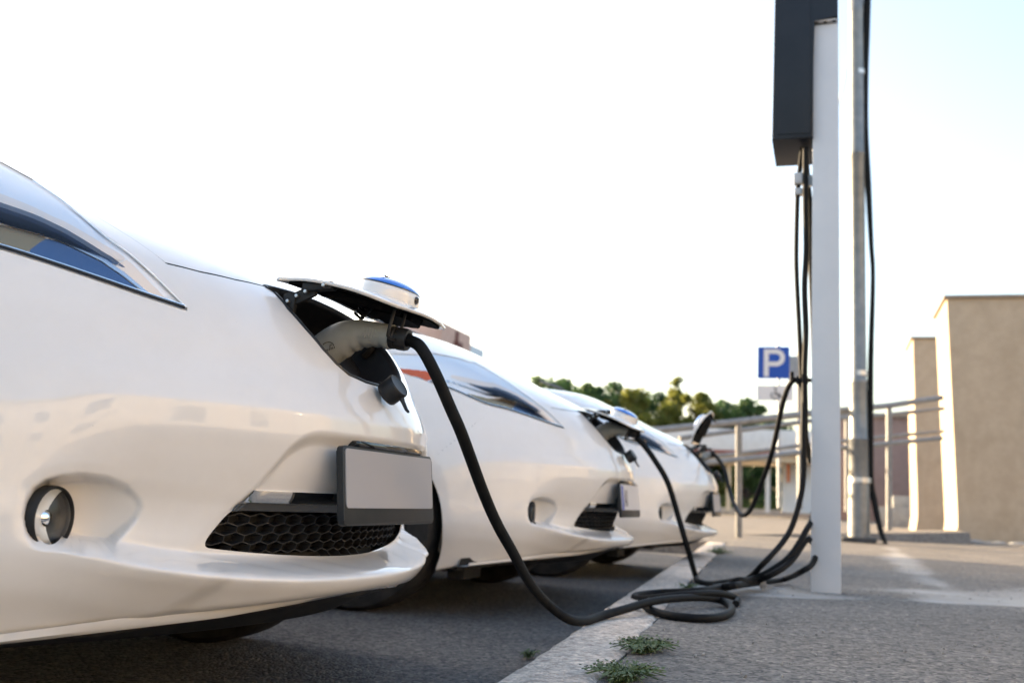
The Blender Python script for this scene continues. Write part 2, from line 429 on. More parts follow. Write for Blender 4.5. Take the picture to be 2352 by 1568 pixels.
def grille_f(V):
    a=np.abs(V[:,1]);z=V[:,2]
    g=smax(trapezoid_sd(a,z)+.004,z-.406,.012); g=smax(g,(.321+.150*a*a)-z,.022)
    return np.where((V[:,0]<-.32)|(V[:,2]>.6),-.05,-g)
def band_f(V,z0,z1,inset=.006):
    a=np.abs(V[:,1]);z=V[:,2]
    g=np.maximum(np.maximum(trapezoid_sd(a,z)+inset,z-z1),z0-z); return np.where((V[:,0]<-.32)|(z>.6),-.05,-g)
def arch_f(V,xc):  # positive inside the wheel opening
    r=.352-np.sqrt((V[:,0]-xc)**2+(V[:,2]-.325)**2); return np.where(np.abs(V[:,1])<.5,-.05,r)
def ground_f(V): return V[:,2]-(.262-.105*V[:,1]**2-.05*sst(-.35,-.8,V[:,0]))   # positive above the hem

def ring_patch(x0,x1,nx,nb):
    xs=np.linspace(x0,x1,nx); b=np.linspace(-PI,PI,nb+1)
    X,B=np.meshgrid(xs,b,indexing='ij')
    O=np.stack([X,0*X,0*X+.5],-1).reshape(-1,3); D=np.stack([0*X,np.sin(B),np.cos(B)],-1).reshape(-1,3)
    V=march(O,D,2.2); i=np.arange(nx*(nb+1)).reshape(nx,nb+1)
    return Soup(V,grad(V),np.stack([i[:-1,:-1],i[:-1,1:],i[1:,1:],i[1:,:-1]],-1).reshape(-1,4))
def tail_patch(xc,na,nb):
    A,B=np.meshgrid(np.linspace(PI/2,3*PI/2,na),np.linspace(-PI/2,PI/2,nb),indexing='ij')
    D=np.stack([np.cos(B)*np.cos(A),np.sin(B),np.cos(B)*np.sin(A)],-1).reshape(-1,3)
    V=march(np.array((xc,0,.5))[None],D,2.2); i=np.arange(na*nb).reshape(na,nb)
    return Soup(V,grad(V),np.stack([i[:-1,:-1],i[:-1,1:],i[1:,1:],i[1:,:-1]],-1).reshape(-1,4))

def build_car():
    car=empty('electric_car')
    nose=Soup(NOSE,NOSE_N,NOSE_Q)
    above=nose.clip(ground_f)
    shell=above.clip(lambda V:arch_f(V,-.90),-1)
    lid_patch=shell.clip(port_f); shell=shell.clip(port_f,-1)
    hl=shell.clip(headlight_f); hlg=shell.clip(lambda V:headlight_f(V,.010))
    shell2=shell.clip(lambda V:headlight_f(V,.0016),-1)
    grl=shell2.clip(grille_f); shell2=shell2.clip(grille_f,-1)
    hood=shell2.clip(lambda V:hood_f(V)-.0016)
    front=shell2.clip(lambda V:hood_f(V)+.0022,-1)
    # bumper-to-wing joint, from the wheel arch up to under the headlight
    sp3=[loc(u,v,1) for u,v in ((1003,1045),(1040,1014),(1080,982),(1117,953))]; sx,sz=zip(*[(p[0],p[2]) for p in sp3]); od=np.argsort(sx); sx=np.array(sx)[od]; sz=np.array(sz)[od]
    def wing_f(V):
        k=(sz[-1]-sz[0])/(sx[-1]-sx[0]); d=(V[:,2]-np.interp(V[:,0],sx,sz,left=sz[0]-1,right=9.))/math.sqrt(1+k*k)
        return np.where((np.abs(V[:,1])<.55)|(V[:,0]>sx[-1])|(V[:,0]<sx[0]-.1),-.05,.0013-np.abs(d))
    for s in (-1,1): shell.clip(lambda V:wing_f(V)+.012).clip(lambda V:s*V[:,1]).build('wing_seal',MT['gap'],car,-.005)
    front=front.clip(wing_f,-1)
    def fog_hole(V):
        u,v=cpx(V); g=(1-np.sqrt(((u-115.)/37.)**2+((v-1189.)/61.)**2))*.04
        return np.where((np.abs(V[:,1])<.5)|(V[:,2]<.3)|(V[:,2]>.48)|(V[:,0]<-.5),-.05,g)
    front=front.clip(fog_hole,-1)
    body=front.build('front_bumper',MT['paint'],car)
    hoodo=hood.build('hood',MT['paint'],car)
    # dark liner close behind the gaps
    lin=shell.clip(lambda V:hood_f(V)+.03).clip(lambda V:hood_f(V)-.03,-1)
    lin.build('gap_seal',MT['gap'],hoodo,-.006)
    # rest of the body
    rings=ring_patch(-.90,-3.58,72,150).clip(lambda V:V[:,2]-.215)
    rings=rings.clip(lambda V:arch_f(V,-.90),-1).clip(lambda V:arch_f(V,-3.58),-1)
    def wind_f(V):
        a=np.abs(V[:,1]); x,z=V[:,0],V[:,2]
        line=1.135-(x+1.20)*.45
        return np.minimum.reduce([z-1.215,1.50-z,(.80-(z-1.0)*.36-.075)-a,.035-np.abs(z-line)*.9+0*z])
    def side_f(V):
        a=np.abs(V[:,1]); x,z=V[:,0],V[:,2]
        s=np.minimum.reduce([z-1.085,1.455-z,-x-1.42-(z-1.08)*1.55,x+3.70-(z-1.08)*.3,a-.5,.052*0+np.abs(x+2.38)-.03])
        return s
    ws=rings.clip(wind_f); sw=rings.clip(side_f)
    mid=rings.clip(wind_f,-1).clip(side_f,-1)
    mid.build('body_shell',MT['paint'],car)
    ws.build('windshield',MT['tglass'],car,-.002)
    for s in (-1,1):
        for k,(x0,x1) in enumerate(((-2.38,-1.0),(-4.,-2.38))):
            p=sw.clip(lambda V:s*V[:,1]).clip(lambda V:V[:,0]-x0).clip(lambda V:x1-V[:,0])
            p.build('side_window',MT['tglass'],car,-.002)
    tail=tail_patch(-3.58,70,70).clip(lambda V:V[:,2]-.215).clip(lambda V:arch_f(V,-3.58),-1)
    rw=lambda V:np.minimum.reduce([V[:,2]-1.12,1.42-V[:,2],.52-np.abs(V[:,1]),-V[:,0]-3.9])
    tl=lambda V:np.minimum.reduce([V[:,2]-.80,1.30-V[:,2],np.abs(V[:,1])-.56-.12*(V[:,2]-.8),-V[:,0]-4.02])
    tail.clip(rw,-1).clip(tl,-1).build('tail_shell',MT['paint'],car)
    tail.clip(rw).build('rear_window',MT['tglass'],car,-.002)
    red=mat('red tail lamp',(.35,.01,.01),.15,coat=1)
    for s in (-1,1): tail.clip(tl).clip(lambda V:s*V[:,1]).build('tail_light',red,car)
    # ---- headlights
    for s in (-1,1):
        h=hl.clip(lambda V:s*V[:,1])
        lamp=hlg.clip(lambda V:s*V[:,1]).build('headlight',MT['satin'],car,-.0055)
        h.build('lens',MT['lens'],lamp,.0005)
        rimp=[loc(u_,v_) for u_,v_ in HL_UP[:-1]]; MB().tube(spline([(p[0],s*abs(p[1]),p[2]) for p in rimp],6),.0016,6).build('upper_bead',MT['satin'],lamp)
        def lower(V):   # position across the lamp: 0 lower edge .. 1 upper edge
            u,v=cpx(V); lu,lv=zip(*sorted(HL_LO+[topx(p) for p in hl_lo2])); uu,uv=zip(*sorted(HL_UP+[topx(p) for p in hl_up2]))
            l=np.interp(u,lu,lv); t=np.interp(u,uu,uv); return (l-v)/np.maximum(l-t,4.)
        XS=(-.70,-.55,-.41,-.36,-.31,-.285,-.27,-.25,-.225)  # band edges: navy, bronze and cream colours stand for reflections in the lamp
        N0=(.40,.46,.37,.45,.52,.60,.60,.60,.6); N1=(.40,.461,.62,.66,.69,.615,.60,.60,.6)
        D0=(.22,.28,.32,.40,.45,.37,.28,.15,.06); D1=(.29,.355,.395,.475,.540,.465,.38,.24,.11)
        C1=(.44,.62,.72,.81,.89,.84,.76,.62,.40)
        def seg(c0,c1,x0,x1):
            return lambda V:np.minimum.reduce([lower(V)-np.interp(V[:,0],XS,c0),np.interp(V[:,0],XS,c1)-lower(V),V[:,0]-x0,x1-V[:,0]])
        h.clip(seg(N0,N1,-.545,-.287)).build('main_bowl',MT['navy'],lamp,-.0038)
        h.clip(seg(D0,D1,-.66,-.240)).build('dividing_blade',MT['chrome'],lamp,-.0022)
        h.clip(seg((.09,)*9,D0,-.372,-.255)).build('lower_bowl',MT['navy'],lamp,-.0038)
        D0b=(.09,.091)+D0[2:]
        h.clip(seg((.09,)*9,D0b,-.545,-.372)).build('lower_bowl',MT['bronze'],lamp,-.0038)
        h.clip(seg(N1,C1,-.60,-.30)).build('warm_reflection_band',MT['cream'],lamp,-.0038)
        h.clip(seg(D1,C1,-.298,-.236)).build('warm_reflection_band',MT['cream'],lamp,-.0038)
        for q_,(dv,rr_t,mt_,nm) in enumerate(((-4,.0022,MT['black'],'lower_trim'),(-9,.0016,MT['chrome'],'trim_bead'))):
            tp=[loc(u_+6,v_+dv) for u_,v_ in ((2,571),(110,605),(220,642),(330,680),(418,709))]
            tp=[loc(u_,v_-2+dv*.3,1) for u_,v_ in ((988,878),(1044,897),(1110,926))]+tp
            MB().tube(spline([(p[0]+.0005,s*abs(p[1]),p[2]-.001) for p in tp],8),rr_t,8).build(nm,mt_,lamp)
        am=h.clip(lambda V:np.minimum.reduce([-.655-V[:,0],V[:,0]+.86,lower(V)-.05,.07+.42*sst(-.90,-.66,V[:,0])-lower(V)]))
        if len(am.Q): am.build('turn_signal',MT['amber'],lamp,-.0030)
        # projector
        P=Vector((-.50,s*.655,.868)); d=Vector((.80,s*.36,.30)).normalized(); mm=Matrix.Translation(P-d*.040)@d.to_track_quat('Z','Y').to_matrix().to_4x4()
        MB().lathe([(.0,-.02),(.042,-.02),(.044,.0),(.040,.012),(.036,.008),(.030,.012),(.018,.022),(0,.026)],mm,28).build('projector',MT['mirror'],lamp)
    # ---- grille
    g=grl.build('grille',MT['gap'],car,-.034)
    W=MB(); cw,ch=.052,.0212    # hexagon cells
    P0=grl.V; sel=np.unique(np.concatenate([grl.Q.ravel()]+[np.array(x) for x in grl.G])) if len(grl.Q) else np.arange(0)
    def surf(y,z):
        lo,hi=-.6,.2
        o=np.array((-.9,0,.34)); 
        lo=np.full(1,-.5); hi=np.full(1,.15)
        for _ in range(30):
            m=(lo+hi)/2; ins=F(m,np.array([y]),np.array([z]))<0; lo=np.where(ins,m,lo); hi=np.where(ins,hi,m)
        return float(lo[0])
    def inside(y,z): return grille_f(np.array([[-.05,y,z]]))[0]>-.002
    seen=set()
    for r in range(-1,7):
        for c in range(-17,18):
            cyy=(c+.5*(r%2))*cw*.78; czz=.325+r*ch*.76
            hx=[(cyy-cw*.39,czz-ch*.24),(cyy-cw*.39,czz+ch*.24),(cyy,czz+ch*.52),(cyy+cw*.39,czz+ch*.24),(cyy+cw*.39,czz-ch*.24),(cyy,czz-ch*.52)]
            for i in range(6):
                p,q=hx[i],hx[(i+1)%6]; key=tuple(sorted((tuple(np.round(p,3)),tuple(np.round(q,3)))))
                if key in seen: continue
                seen.add(key)
                if not(inside(*p) and inside(*q)): continue
                xp,xq=surf(*p),surf(*q); dy,dz=q[0]-p[0],q[1]-p[1]; L=math.hypot(dy,dz); ny,nz=-dz/L*.0009,dy/L*.0009
                vs=[]
                for (yy,zz_),xx in ((p,xp),(q,xq)):
                    for sg in (-1,1):
                        for dpt in (-.012,-.034): vs.append((xx+dpt,yy+sg*ny,zz_+sg*nz))
                W.faces(vs,[(0,1,5,4),(2,6,7,3),(0,4,6,2)])
    W.build('honeycomb',MT['black'],g,smooth=False)
    cb=MB(); vs=[];fsx=[]; ys_=np.linspace(-.352,.352,57); prf=((.4185,.004),(.4190,.0095),(.4230,.0090),(.4290,.0074),(.4350,.0056),(.4392,.0042),(.4400,-.002))
    for yy in ys_:
        for zz_,oo in prf:
            e=max(0,abs(yy)-.333)/.019; vs.append((surf(yy*(1-.055*(zz_-.4185)/.0215),zz_)+oo-.004*e,yy*(1-.055*(zz_-.4185)/.0215),zz_))
    w7=len(prf)
    for k in range(len(ys_)-1):
        for q in range(w7-1): fsx.append((w7*k+q,w7*k+q+1,w7*k+w7+q+1,w7*k+w7+q))
    cb.faces(vs,fsx); cb.build('chrome_strip',MT['chrome'],car,angle=50)
    nose.clip(lambda V:band_f(V,.4055,.4195,.001)).build('grille_trim',MT['trimgrey'],car,.0035)
    # ---- fog lamps
    for s in (-1,1):
        d=Vector((.985,-s*.10,.0)).normalized(); mm=Matrix.Translation((-.2815,s*.6125,.3865))@d.to_track_quat('Z','Y').to_matrix().to_4x4()
        fl=MB().lathe([(.0475,-.03),(.0475,.002),(.0462,.0055),(.0440,.006),(.0425,.003),(.0425,-.004)],mm,44).build('fog_lamp',MT['matte'],car)
        # outboard half of the bowl is bright, inboard half dark, split by a thin rim
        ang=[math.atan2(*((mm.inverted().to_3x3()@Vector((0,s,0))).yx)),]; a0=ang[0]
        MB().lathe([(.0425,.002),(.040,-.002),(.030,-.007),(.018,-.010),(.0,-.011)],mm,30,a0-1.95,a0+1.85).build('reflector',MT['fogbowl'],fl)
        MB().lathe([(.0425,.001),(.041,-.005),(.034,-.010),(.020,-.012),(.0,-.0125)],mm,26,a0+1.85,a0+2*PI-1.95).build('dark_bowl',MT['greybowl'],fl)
        MB().lathe([(.012,-.026),(.012,-.008),(.008,-.004),(0,-.003)],mm,20).build('bulb_shield',MT['chrome'],fl)
        MB().lathe([(.0425,.003),(.034,.0075),(.020,.0105),(0,.0115)],mm,40).build('lens',MT['lens'],fl)
    # ---- number plate
    tilt=math.atan2(.013,.13)
    pm=Matrix.Translation((-.020,0,.455))@Matrix.Rotation(PI/2,4,'Z')@Matrix.Rotation(PI/2-tilt,4,'X')
    # prism plane: local x = lateral, local y = up, local z = forward
    def rr(w,h,r,n=5,cy=0):
        o=[]
        for cx_,cy_,a0 in ((w-r,h-r,0),(-w+r,h-r,PI/2),(-w+r,-h+r,PI),(w-r,-h+r,1.5*PI)):
            for k in range(n+1): o.append((cx_+r*math.cos(a0+PI/2*k/n),cy+cy_+r*math.sin(a0+PI/2*k/n)))
        return o
    pf=MB().prism(rr(.212,.071,.010),-.010,.003,pm,.003).build('plate_frame',MT['black'],car)
    MB().prism(rr(.2040,.0530,.008,cy=.0130),.0031,.0050,pm).build('number_plate',MT['plate'],pf,smooth=False)
    fr=MB()
    o=rr(.212,.071,.010); 
    fr.box((-.035,0,.532),(.030,.30,.012),bev=.004); fr.build('plate_bracket',MT['gloss'],car)
    MB().box((-.045,0,.45),(.035,.22,.07),bev=.004).build('plate_mount',MT['matte'],car)
    # ---- charge port: lip, well, inlet
    half=[(a,z) for a,z in PORT_POLY if a>0]            # from top towards the bottom, right half
    pts=[]
    def px(y,z): return surf(y,z)
    fine=[]
    base=[(0.,PTOP+.016)]+half[0:2]+PORT
    for (a0,z0),(a1,z1) in zip(base,base[1:]):
        for k in range(4): fine.append((a0+(a1-a0)*k/4,z0+(z1-z0)*k/4))
    fine.append(PORT[-1])
    loop=[(-a,z) for a,z in fine]+[(a,z) for a,z in reversed(fine[1:-1])]
    L0=np.array([(px(y,z),y,z) for y,z in loop]); c=L0.mean(0); inw=np.array((-.80,0,-.60))
    def ringof(sc,depth): return c+(L0-c)*sc+inw*depth
    loops=[ringof(1.0,.004),ringof(.985,-.003),ringof(.955,-.003),ringof(.935,.010),ringof(.93,.030),ringof(.80,.10),ringof(.66,.15)]
    n=len(loop); V=np.vstack(loops+[ringof(0,.15)[:1]])
    fs=[(k*n+i,k*n+(i+1)%n,(k+1)*n+(i+1)%n,(k+1)*n+i) for k in range(len(loops)-1) for i in range(n)]
    cidx=len(loops)*n; ng=[((len(loops)-1)*n+i,(len(loops)-1)*n+(i+1)%n,cidx) for i in range(n)]
    port=mesh_np('charge_port',V,fs,ng,MT['black'],car)
    d=Vector((.80,0,.60)); mm=Matrix.Translation(Vector(c)+Vector((-.095,.012,-.060)))@d.to_track_quat('Z','Y').to_matrix().to_4x4()
    MB().lathe([(.042,-.03),(.042,.03),(.037,.033),(.034,.030),(.034,-.02),(0,-.02)],mm,32).build('inlet',MT['gloss'],port)
    mm2=Matrix.Translation(Vector(c)+Vector((-.085,.125,-.055)))@d.to_track_quat('Z','Y').to_matrix().to_4x4()
    MB().lathe([(.050,-.03),(.050,.035),(.045,.040),(0,.040)],mm2,32).build('inlet_cover',MT['black'],port)
    for k in range(5): MB().box((c[0]-.02-.012*k,-.02+.035*k,c[2]-.085+.004*k),(.03,.012,.03),bev=.003).build('port_rib',MT['black'],port)
    MB().tube(spline([(c[0]-.05,-.03,c[2]-.055),(c[0]-.03,-.005,c[2]-.066),(c[0]-.035,.02,c[2]-.05)]),.0022,8).build('red_wire',mat('red wire',(.4,.02,.015),.4),port)
    # ---- lid (cut from the shell itself), turned up on its hinge
    corner=np.array((PE[0][0],0,PE[0][2]))
    lid=empty('charge_lid'); lid.parent=car; lid.location=Vector(corner)
    lp=Soup(lid_patch.V-corner,lid_patch.N,lid_patch.Q); lp.G=lid_patch.G
    skin=lp.build('lid_skin',MT['paint'],lid,0)
    so=skin.modifiers.new('thick','SOLIDIFY'); so.thickness=.0065; so.offset=-1
    inner=lp.clip(lambda V:port_f(V+corner)-.010); io=inner.build('lid_lining',MT['felt'],lid,-.0068)
    so=io.modifiers.new('thick','SOLIDIFY'); so.thickness=.005; so.offset=-1
    core=lp.clip(lambda V:port_f(V+corner)-.045); io=core.build('lid_core',MT['felt'],lid,-.010)
    so=io.modifiers.new('thick','SOLIDIFY'); so.thickness=.020; so.offset=-1
    # badge: oval dome on the lid, blue lens on top
    bc=np.array((px(0,.742),0.,.742))-corner; bn=grad(np.array([[px(0,.742),0.,.742]]))[0]
    bz=Vector(bn); by=Vector((0,1,0)); bx=by.cross(bz)
    bmx=Matrix(((bx.x,by.x,bz.x,bc[0]),(bx.y,by.y,bz.y,bc[1]),(bx.z,by.z,bz.z,bc[2]),(0,0,0,1)))@Matrix.Diagonal((.063,.080,1,1))
    bd=MB().lathe([(1.02,-.012),(1.0,.006),(.985,.014),(.95,.0185),(.90,.0205)],bmx,56).build('badge',MT['paint'],lid,angle=60)
    MB().lathe([(.955,.0185),(.93,.0215),(.84,.0265),(.65,.0325),(.35,.0362),(0,.0375)],bmx,56).build('badge_lens',MT['blue'],bd)
    MB().lathe([(.965,.0182),(.953,.0206),(.938,.0205)],bmx,56).build('badge_ring',MT['gloss'],bd)
    br=MB()
    br.box(tuple(bmx@Vector((0,0,.0372))),(.008,.10,.002),rot=Matrix((tuple((bx.x,by.x,bz.x)),tuple((bx.y,by.y,bz.y)),tuple((bx.z,by.z,bz.z)))))
    br.build('badge_bar',MT['chrome'],bd)
    fm=bmx@Matrix.Translation((-.995 if bx.z>0 else .995,0,.006))
    ctr=fm@Vector((0,0,0)); dirn=(bx*(-1 if bx.z>0 else 1)); mm=Matrix.Translation(ctr)@dirn.to_track_quat('Z','Y').to_matrix().to_4x4()
    MB().lathe([(.0,.0035),(.0062,.0032),(.0085,.001),(.0085,-.006)],mm,18).build('badge_camera',MT['gloss'],bd)
    # striker loop under the lid
    s1=np.array((px(-.06,.690),-.075,.690))-corner
    nb=Vector(bn); dn=Vector((bz.z,0,-bz.x))   # down along the lid
    q=Vector(s1)-nb*.018+dn*(-.004)
    MB().tube(spline([q,q-nb*.012,q-nb*.046,q-nb*.056+Vector((0,.008,0)),q-nb*.056+Vector((0,.044,0)),q-nb*.046+Vector((0,.052,0)),q-nb*.012+Vector((0,.052,0)),q+Vector((0,.052,0))],6),.0036,8).build('striker_loop',MT['black'],lid)
    # hinge arms, rivets, spring
    hx,hz=corner[0]+.014,corner[2]-.026
    for yy in (-.185,.185):
        hg=MB()
        hg.prism([(-.012,-.030),(.010,-.036),(.014,.004),(.0,.012),(-.012,.008)],-.006,.006,Matrix.Translation((hx+.032,yy,hz+.006))@Matrix.Rotation(PI/2,4,'X'),.002)
        hg.prism([(-.022,-.012),(.024,-.012),(.028,.0),(.014,.012),(-.024,.010)],-.005,.005,Matrix.Translation((hx+.058,yy+.003,hz+.014))@Matrix.Rotation(-.40,4,'Y')@Matrix.Rotation(PI/2,4,'X'),.002)
        hg.tube(spline([(hx+.03,yy,hz-.01),(hx+.027,yy,hz-.03),(hx+.010,yy,hz-.05)]),.009,8)
        hg.box((hx+.092,yy,hz+.028),(.062,.024,.016),rot=Matrix.Rotation(-.05,3,'Y'),bev=.004)
        hgo=hg.build('lid_hinge',MT['matte'],car,angle=30)
        for dx,dz in ((.032,.0),(.050,.010),(.068,.018),(.108,.028)):
            mm=Matrix.Translation((hx+dx,yy-.0085-(.006 if dx>.1 else 0),hz+dz))@Matrix.Rotation(PI/2,4,'X'); MB().lathe([(0,.0035),(.0032,.003),(.0042,.0),(.0042,-.003)],mm,14).build('rivet',MT['steel'],hgo)
    sp=[]; A=Vector((corner[0]+.085,.02,corner[2]-.018)); Bv=Vector((corner[0]+.120,.02,corner[2]+.018)); ax=(Bv-A).normalized(); uu=ax.orthogonal().normalized(); ww=ax.cross(uu)
    for k in range(7*14+1):
        t=k/14*2*PI; sp.append(A+(Bv-A)*(k/98)+(uu*math.cos(t)+ww*math.sin(t))*.010)
    MB().tube(sp,.0030,6).build('lid_spring',MT['black'],hgo)
    # ---- rubber cap of the inlet on its tether
    cp=np.array((-.014,-.03,.647)); d=Vector((.80,-.06,.56)).normalized(); mm=Matrix.Translation(Vector(cp)-d*.020)@d.to_track_quat('Z','Y').to_matrix().to_4x4()@Matrix.Scale(.90,4)
    cap=MB().lathe([(0,-.002),(.026,-.002),(.028,.002),(.0285,.034),(.0275,.037),(.0265,.038),(.0255,.037),(.0225,.0365),(0,.0365)],mm,40).build('port_cap',MT['black'],car)
    t0=mm@Vector((0,0,.033))+Vector((.010,0,.002))
    MB().tube([t0+Vector((0,0,-.026)),t0+Vector((.004,0,-.034)),t0+Vector((.014,-.006,-.048)),t0+Vector((.020,-.008,-.053))],[.0055,.0042,.0036,.0026],8).build('pull_tab',MT['black'],cap)
    MB().tube(spline([Vector((px(0,.665),.03,.665))+Vector((-.03,0,-.01)),Vector((px(0,.66)-.004,.015,.662)),mm@Vector((.024,0,.004)),mm@Vector((.02,0,0))]),.004,8).build('cap_tether',MT['black'],cap)
    # ---- wheels, arches, underside
    for xc in (-.90,-3.58):
        for s in (-1,1):
            mm=Matrix.Translation((xc,s*.775,.316))@Matrix.Rotation(-s*PI/2,4,'X')
            w=MB().lathe([(.20,-.09),(.25,-.1),(.30,-.097),(.314,-.08),(.316,-.03),(.313,-.028),(.316,-.026),(.316,.026),(.313,.028),(.316,.03),(.314,.08),(.30,.097),(.25,.1),(.21,.092)],mm,56).build('wheel',MT['tyre'],car)
            R_=MB().lathe([(.212,.085),(.205,.095),(.198,.085),(.19,.03),(.06,.045),(.045,.06),(0,.062)],mm,40).build('rim',MT['matte'],w)
            S=MB()
            for k in range(5):
                S.prism([(.03,-.022),(.12,-.018),(.196,-.030),(.2,.0),(.196,.030),(.12,.018),(.03,.022)],.05,.078,mm@Matrix.Rotation(2*PI*k/5,4,'Z'),.004)
            S.lathe([(0,.084),(.035,.084),(.04,.075),(.04,.05)],mm,24); S.build('spokes',MT['alloy'],w)
            # arch liner
            a0=MB(); n=24; vs=[];fsx=[]
            for k in range(n+1):
                t=-.25+(PI+.5)*k/n
                for yy in (.52,.868): vs.append((xc+.352*math.cos(t)*1.0,s*yy,.325+.352*math.sin(t)))
            for k in range(n): fsx.append((2*k,2*k+1,2*k+3,2*k+2))
            b=len(vs)
            a0.faces(vs,fsx); a0.box((xc,s*.51,.42),(.66,.02,.42)); a0.build('arch_liner',MT['matte'],car)
    ut=MB()
    # undertray: follows the nose in plan, a dark chin that hangs a little below the hem, then the flat floor
    a=np.linspace(-.80,.80,33); fx=-.095-.60*a*a-.35*np.maximum(np.abs(a)-.6,0)**2
    vs=[];fs=[]
    for k,(yy,xx) in enumerate(zip(a,fx)):
        zt=.262-.105*yy*yy
        vs+=[(xx,yy,zt+.02),(xx-.015,yy,zt-.022-.004*math.sin(yy*23)),(xx-.10,yy,.195-.02*yy*yy),(-.56,yy,.165)]
    for k in range(len(a)-1):
        for j in range(3): fs.append((4*k+j,4*k+j+1,4*k+4+j+1,4*k+4+j))
    ut.faces(vs,fs); ut.box((-2.2,0,.22),(2.0,1.55,.10),bev=.02); ut.box((-.80,0,.22),(.5,.9,.10),bev=.02); ut.box((-.54,-.62,.165),(.07,.20,.07),bev=.01); ut.box((-.54,.62,.165),(.07,.20,.07),bev=.01); ut.box((-4.0,0,.25),(.5,1.3,.08),bev=.02)
    ut.build('undertray',MT['matte'],car)
    lp2=nose.clip(lambda V:ground_f(V)+.0).clip(lambda V:ground_f(V)-.02,-1).clip(lambda V:V[:,0]+.55)
    # lower white spoiler strip under the bumper
    sv=[];sf=[]
    for k,yy in enumerate(a):
        xx=fx[k]; zt=.262-.105*yy*yy; tp=max(0,1-abs(abs(yy)-.36)/.36)
        sv+=[(xx+.034,yy,zt+.006),(xx+.032-.004*tp,yy,zt-.004-.006*tp),(xx+.020,yy,zt-.009-.009*tp),(xx-.02,yy,zt-.008)]
    for k in range(len(a)-1):
        for j in range(3): sf.append((4*k+j,4*k+j+1,4*k+4+j+1,4*k+4+j))
    MB().faces(sv,sf) if False else None
    sp_=MB(); sp_.faces(sv,sf); sp_.build('chin_spoiler',MT['paint'],car)
    # ---- mirrors, wipers
    for s in (-1,1):
        mb=MB(); bmesh.ops.create_icosphere(mb.bm,subdivisions=3,radius=1,matrix=Matrix.Translation((-1.48,s*.97,1.10))@Matrix.Diagonal((.09,.13,.075,1)))
        mb.tube([(-1.48,s*.80,1.07),(-1.47,s*.90,1.09)],.025,10); mi=mb.build('door_mirror',MT['paint'],car)
        MB().box((-1.558,s*.97,1.10),(.012,.18,.10),bev=.004).build('mirror_glass',MT['chrome'],mi)
    wp=MB(); wp.tube(spline([(-1.06,.3,1.17),(-1.12,0,1.205),(-1.13,-.35,1.20)]),.008,6); wp.tube(spline([(-1.08,.5,1.16),(-1.14,.28,1.215),(-1.16,.02,1.225)]),.008,6); wp.build('wiper',MT['black'],car)
    return car,lid
def copy_tree(o,parent=None):
    c=o.copy(); COL.objects.link(c)
    if parent is not None: c.parent=parent
    for ch in [k for k in SC.objects if k.parent==o]: copy_tree(ch,c)
    return c
car,lid=build_car()
car.location=Vector(CAR0)
def set_lid(l,rot,shift):
    l.rotation_euler=(0,-rot,0); l.location=Vector((PE[0][0],0,PE[0][2]))+Vector(shift)
set_lid(lid,math.radians(36.),(.030,0,.018))
# ---------------------------------------------------------------- the other two cars: same car, own plate and lid pose
def kids(o): return [k for k in SC.objects if k.parent==o]
def find(o,name): 
    for k in kids(o):
        if k.name.split('.')[0]==name: return k
        r=find(k,name)
        if r: return r
G_CARS='white electric cars parked side by side at the kerb'
tag(car,'nearest white electric car, cropped at the left edge, with a blank grey number plate','car',G_CARS)
car2=copy_tree(car); car2.location=Vector(CAR0)+Vector((0,SLOT,0))
tag(car2,'middle white electric car with blue banded white plate and orange indicator in its headlight','car',G_CARS)
car3=copy_tree(car); car3.location=Vector(CAR0)+Vector((.14,4.75,0))
tag(car3,'farthest white electric car, its charge lid standing upright in front of the railing','car',G_CARS)
set_lid(find(car2,'charge_lid'),math.radians(27.),(.026,0,.016))
set_lid(find(car3,'charge_lid'),math.radians(108.),(.05,0,.03))
# middle car: white plate with a blue end band and dark characters
fr2=find(car2,'plate_frame'); np2=find(fr2,'number_plate'); np2.data=np2.data.copy(); np2.data.materials[0]=MT['platew']
tilt=math.atan2(.013,.13)
pm=Matrix.Translation((-.020,0,.455))@Matrix.Rotation(PI/2,4,'Z')@Matrix.Rotation(PI/2-tilt,4,'X')
def rect(x0,y0,x1,y1): return [(x0,y0),(x1,y0),(x1,y1),(x0,y1)]
MB().prism(rect(-.197,-.040,-.160,.060),.0051,.0058,pm).build('plate_band',mat('blue plate band',(.03,.08,.40),.4),fr2,smooth=False)
ch=MB()
def stroke(x0,y0,x1,y1,w=.010):
    d=Vector((x1-x0,y1-y0)); L=d.length; n=Vector((-d.y,d.x))/L*w/2
    ch.prism([(x0-n.x,y0-n.y),(x1-n.x,y1-n.y),(x1+n.x,y1+n.y),(x0+n.x,y0+n.y)],.0051,.0057,pm)
stroke(-.140,-.025,-.120,.045); stroke(-.120,.045,-.100,-.025); stroke(-.132,-.002,-.108,-.002)
stroke(-.080,-.025,-.080,.045)
ch.build('plate_characters',mat('plate character ink',(.06,.05,.06),.5),fr2,smooth=False)
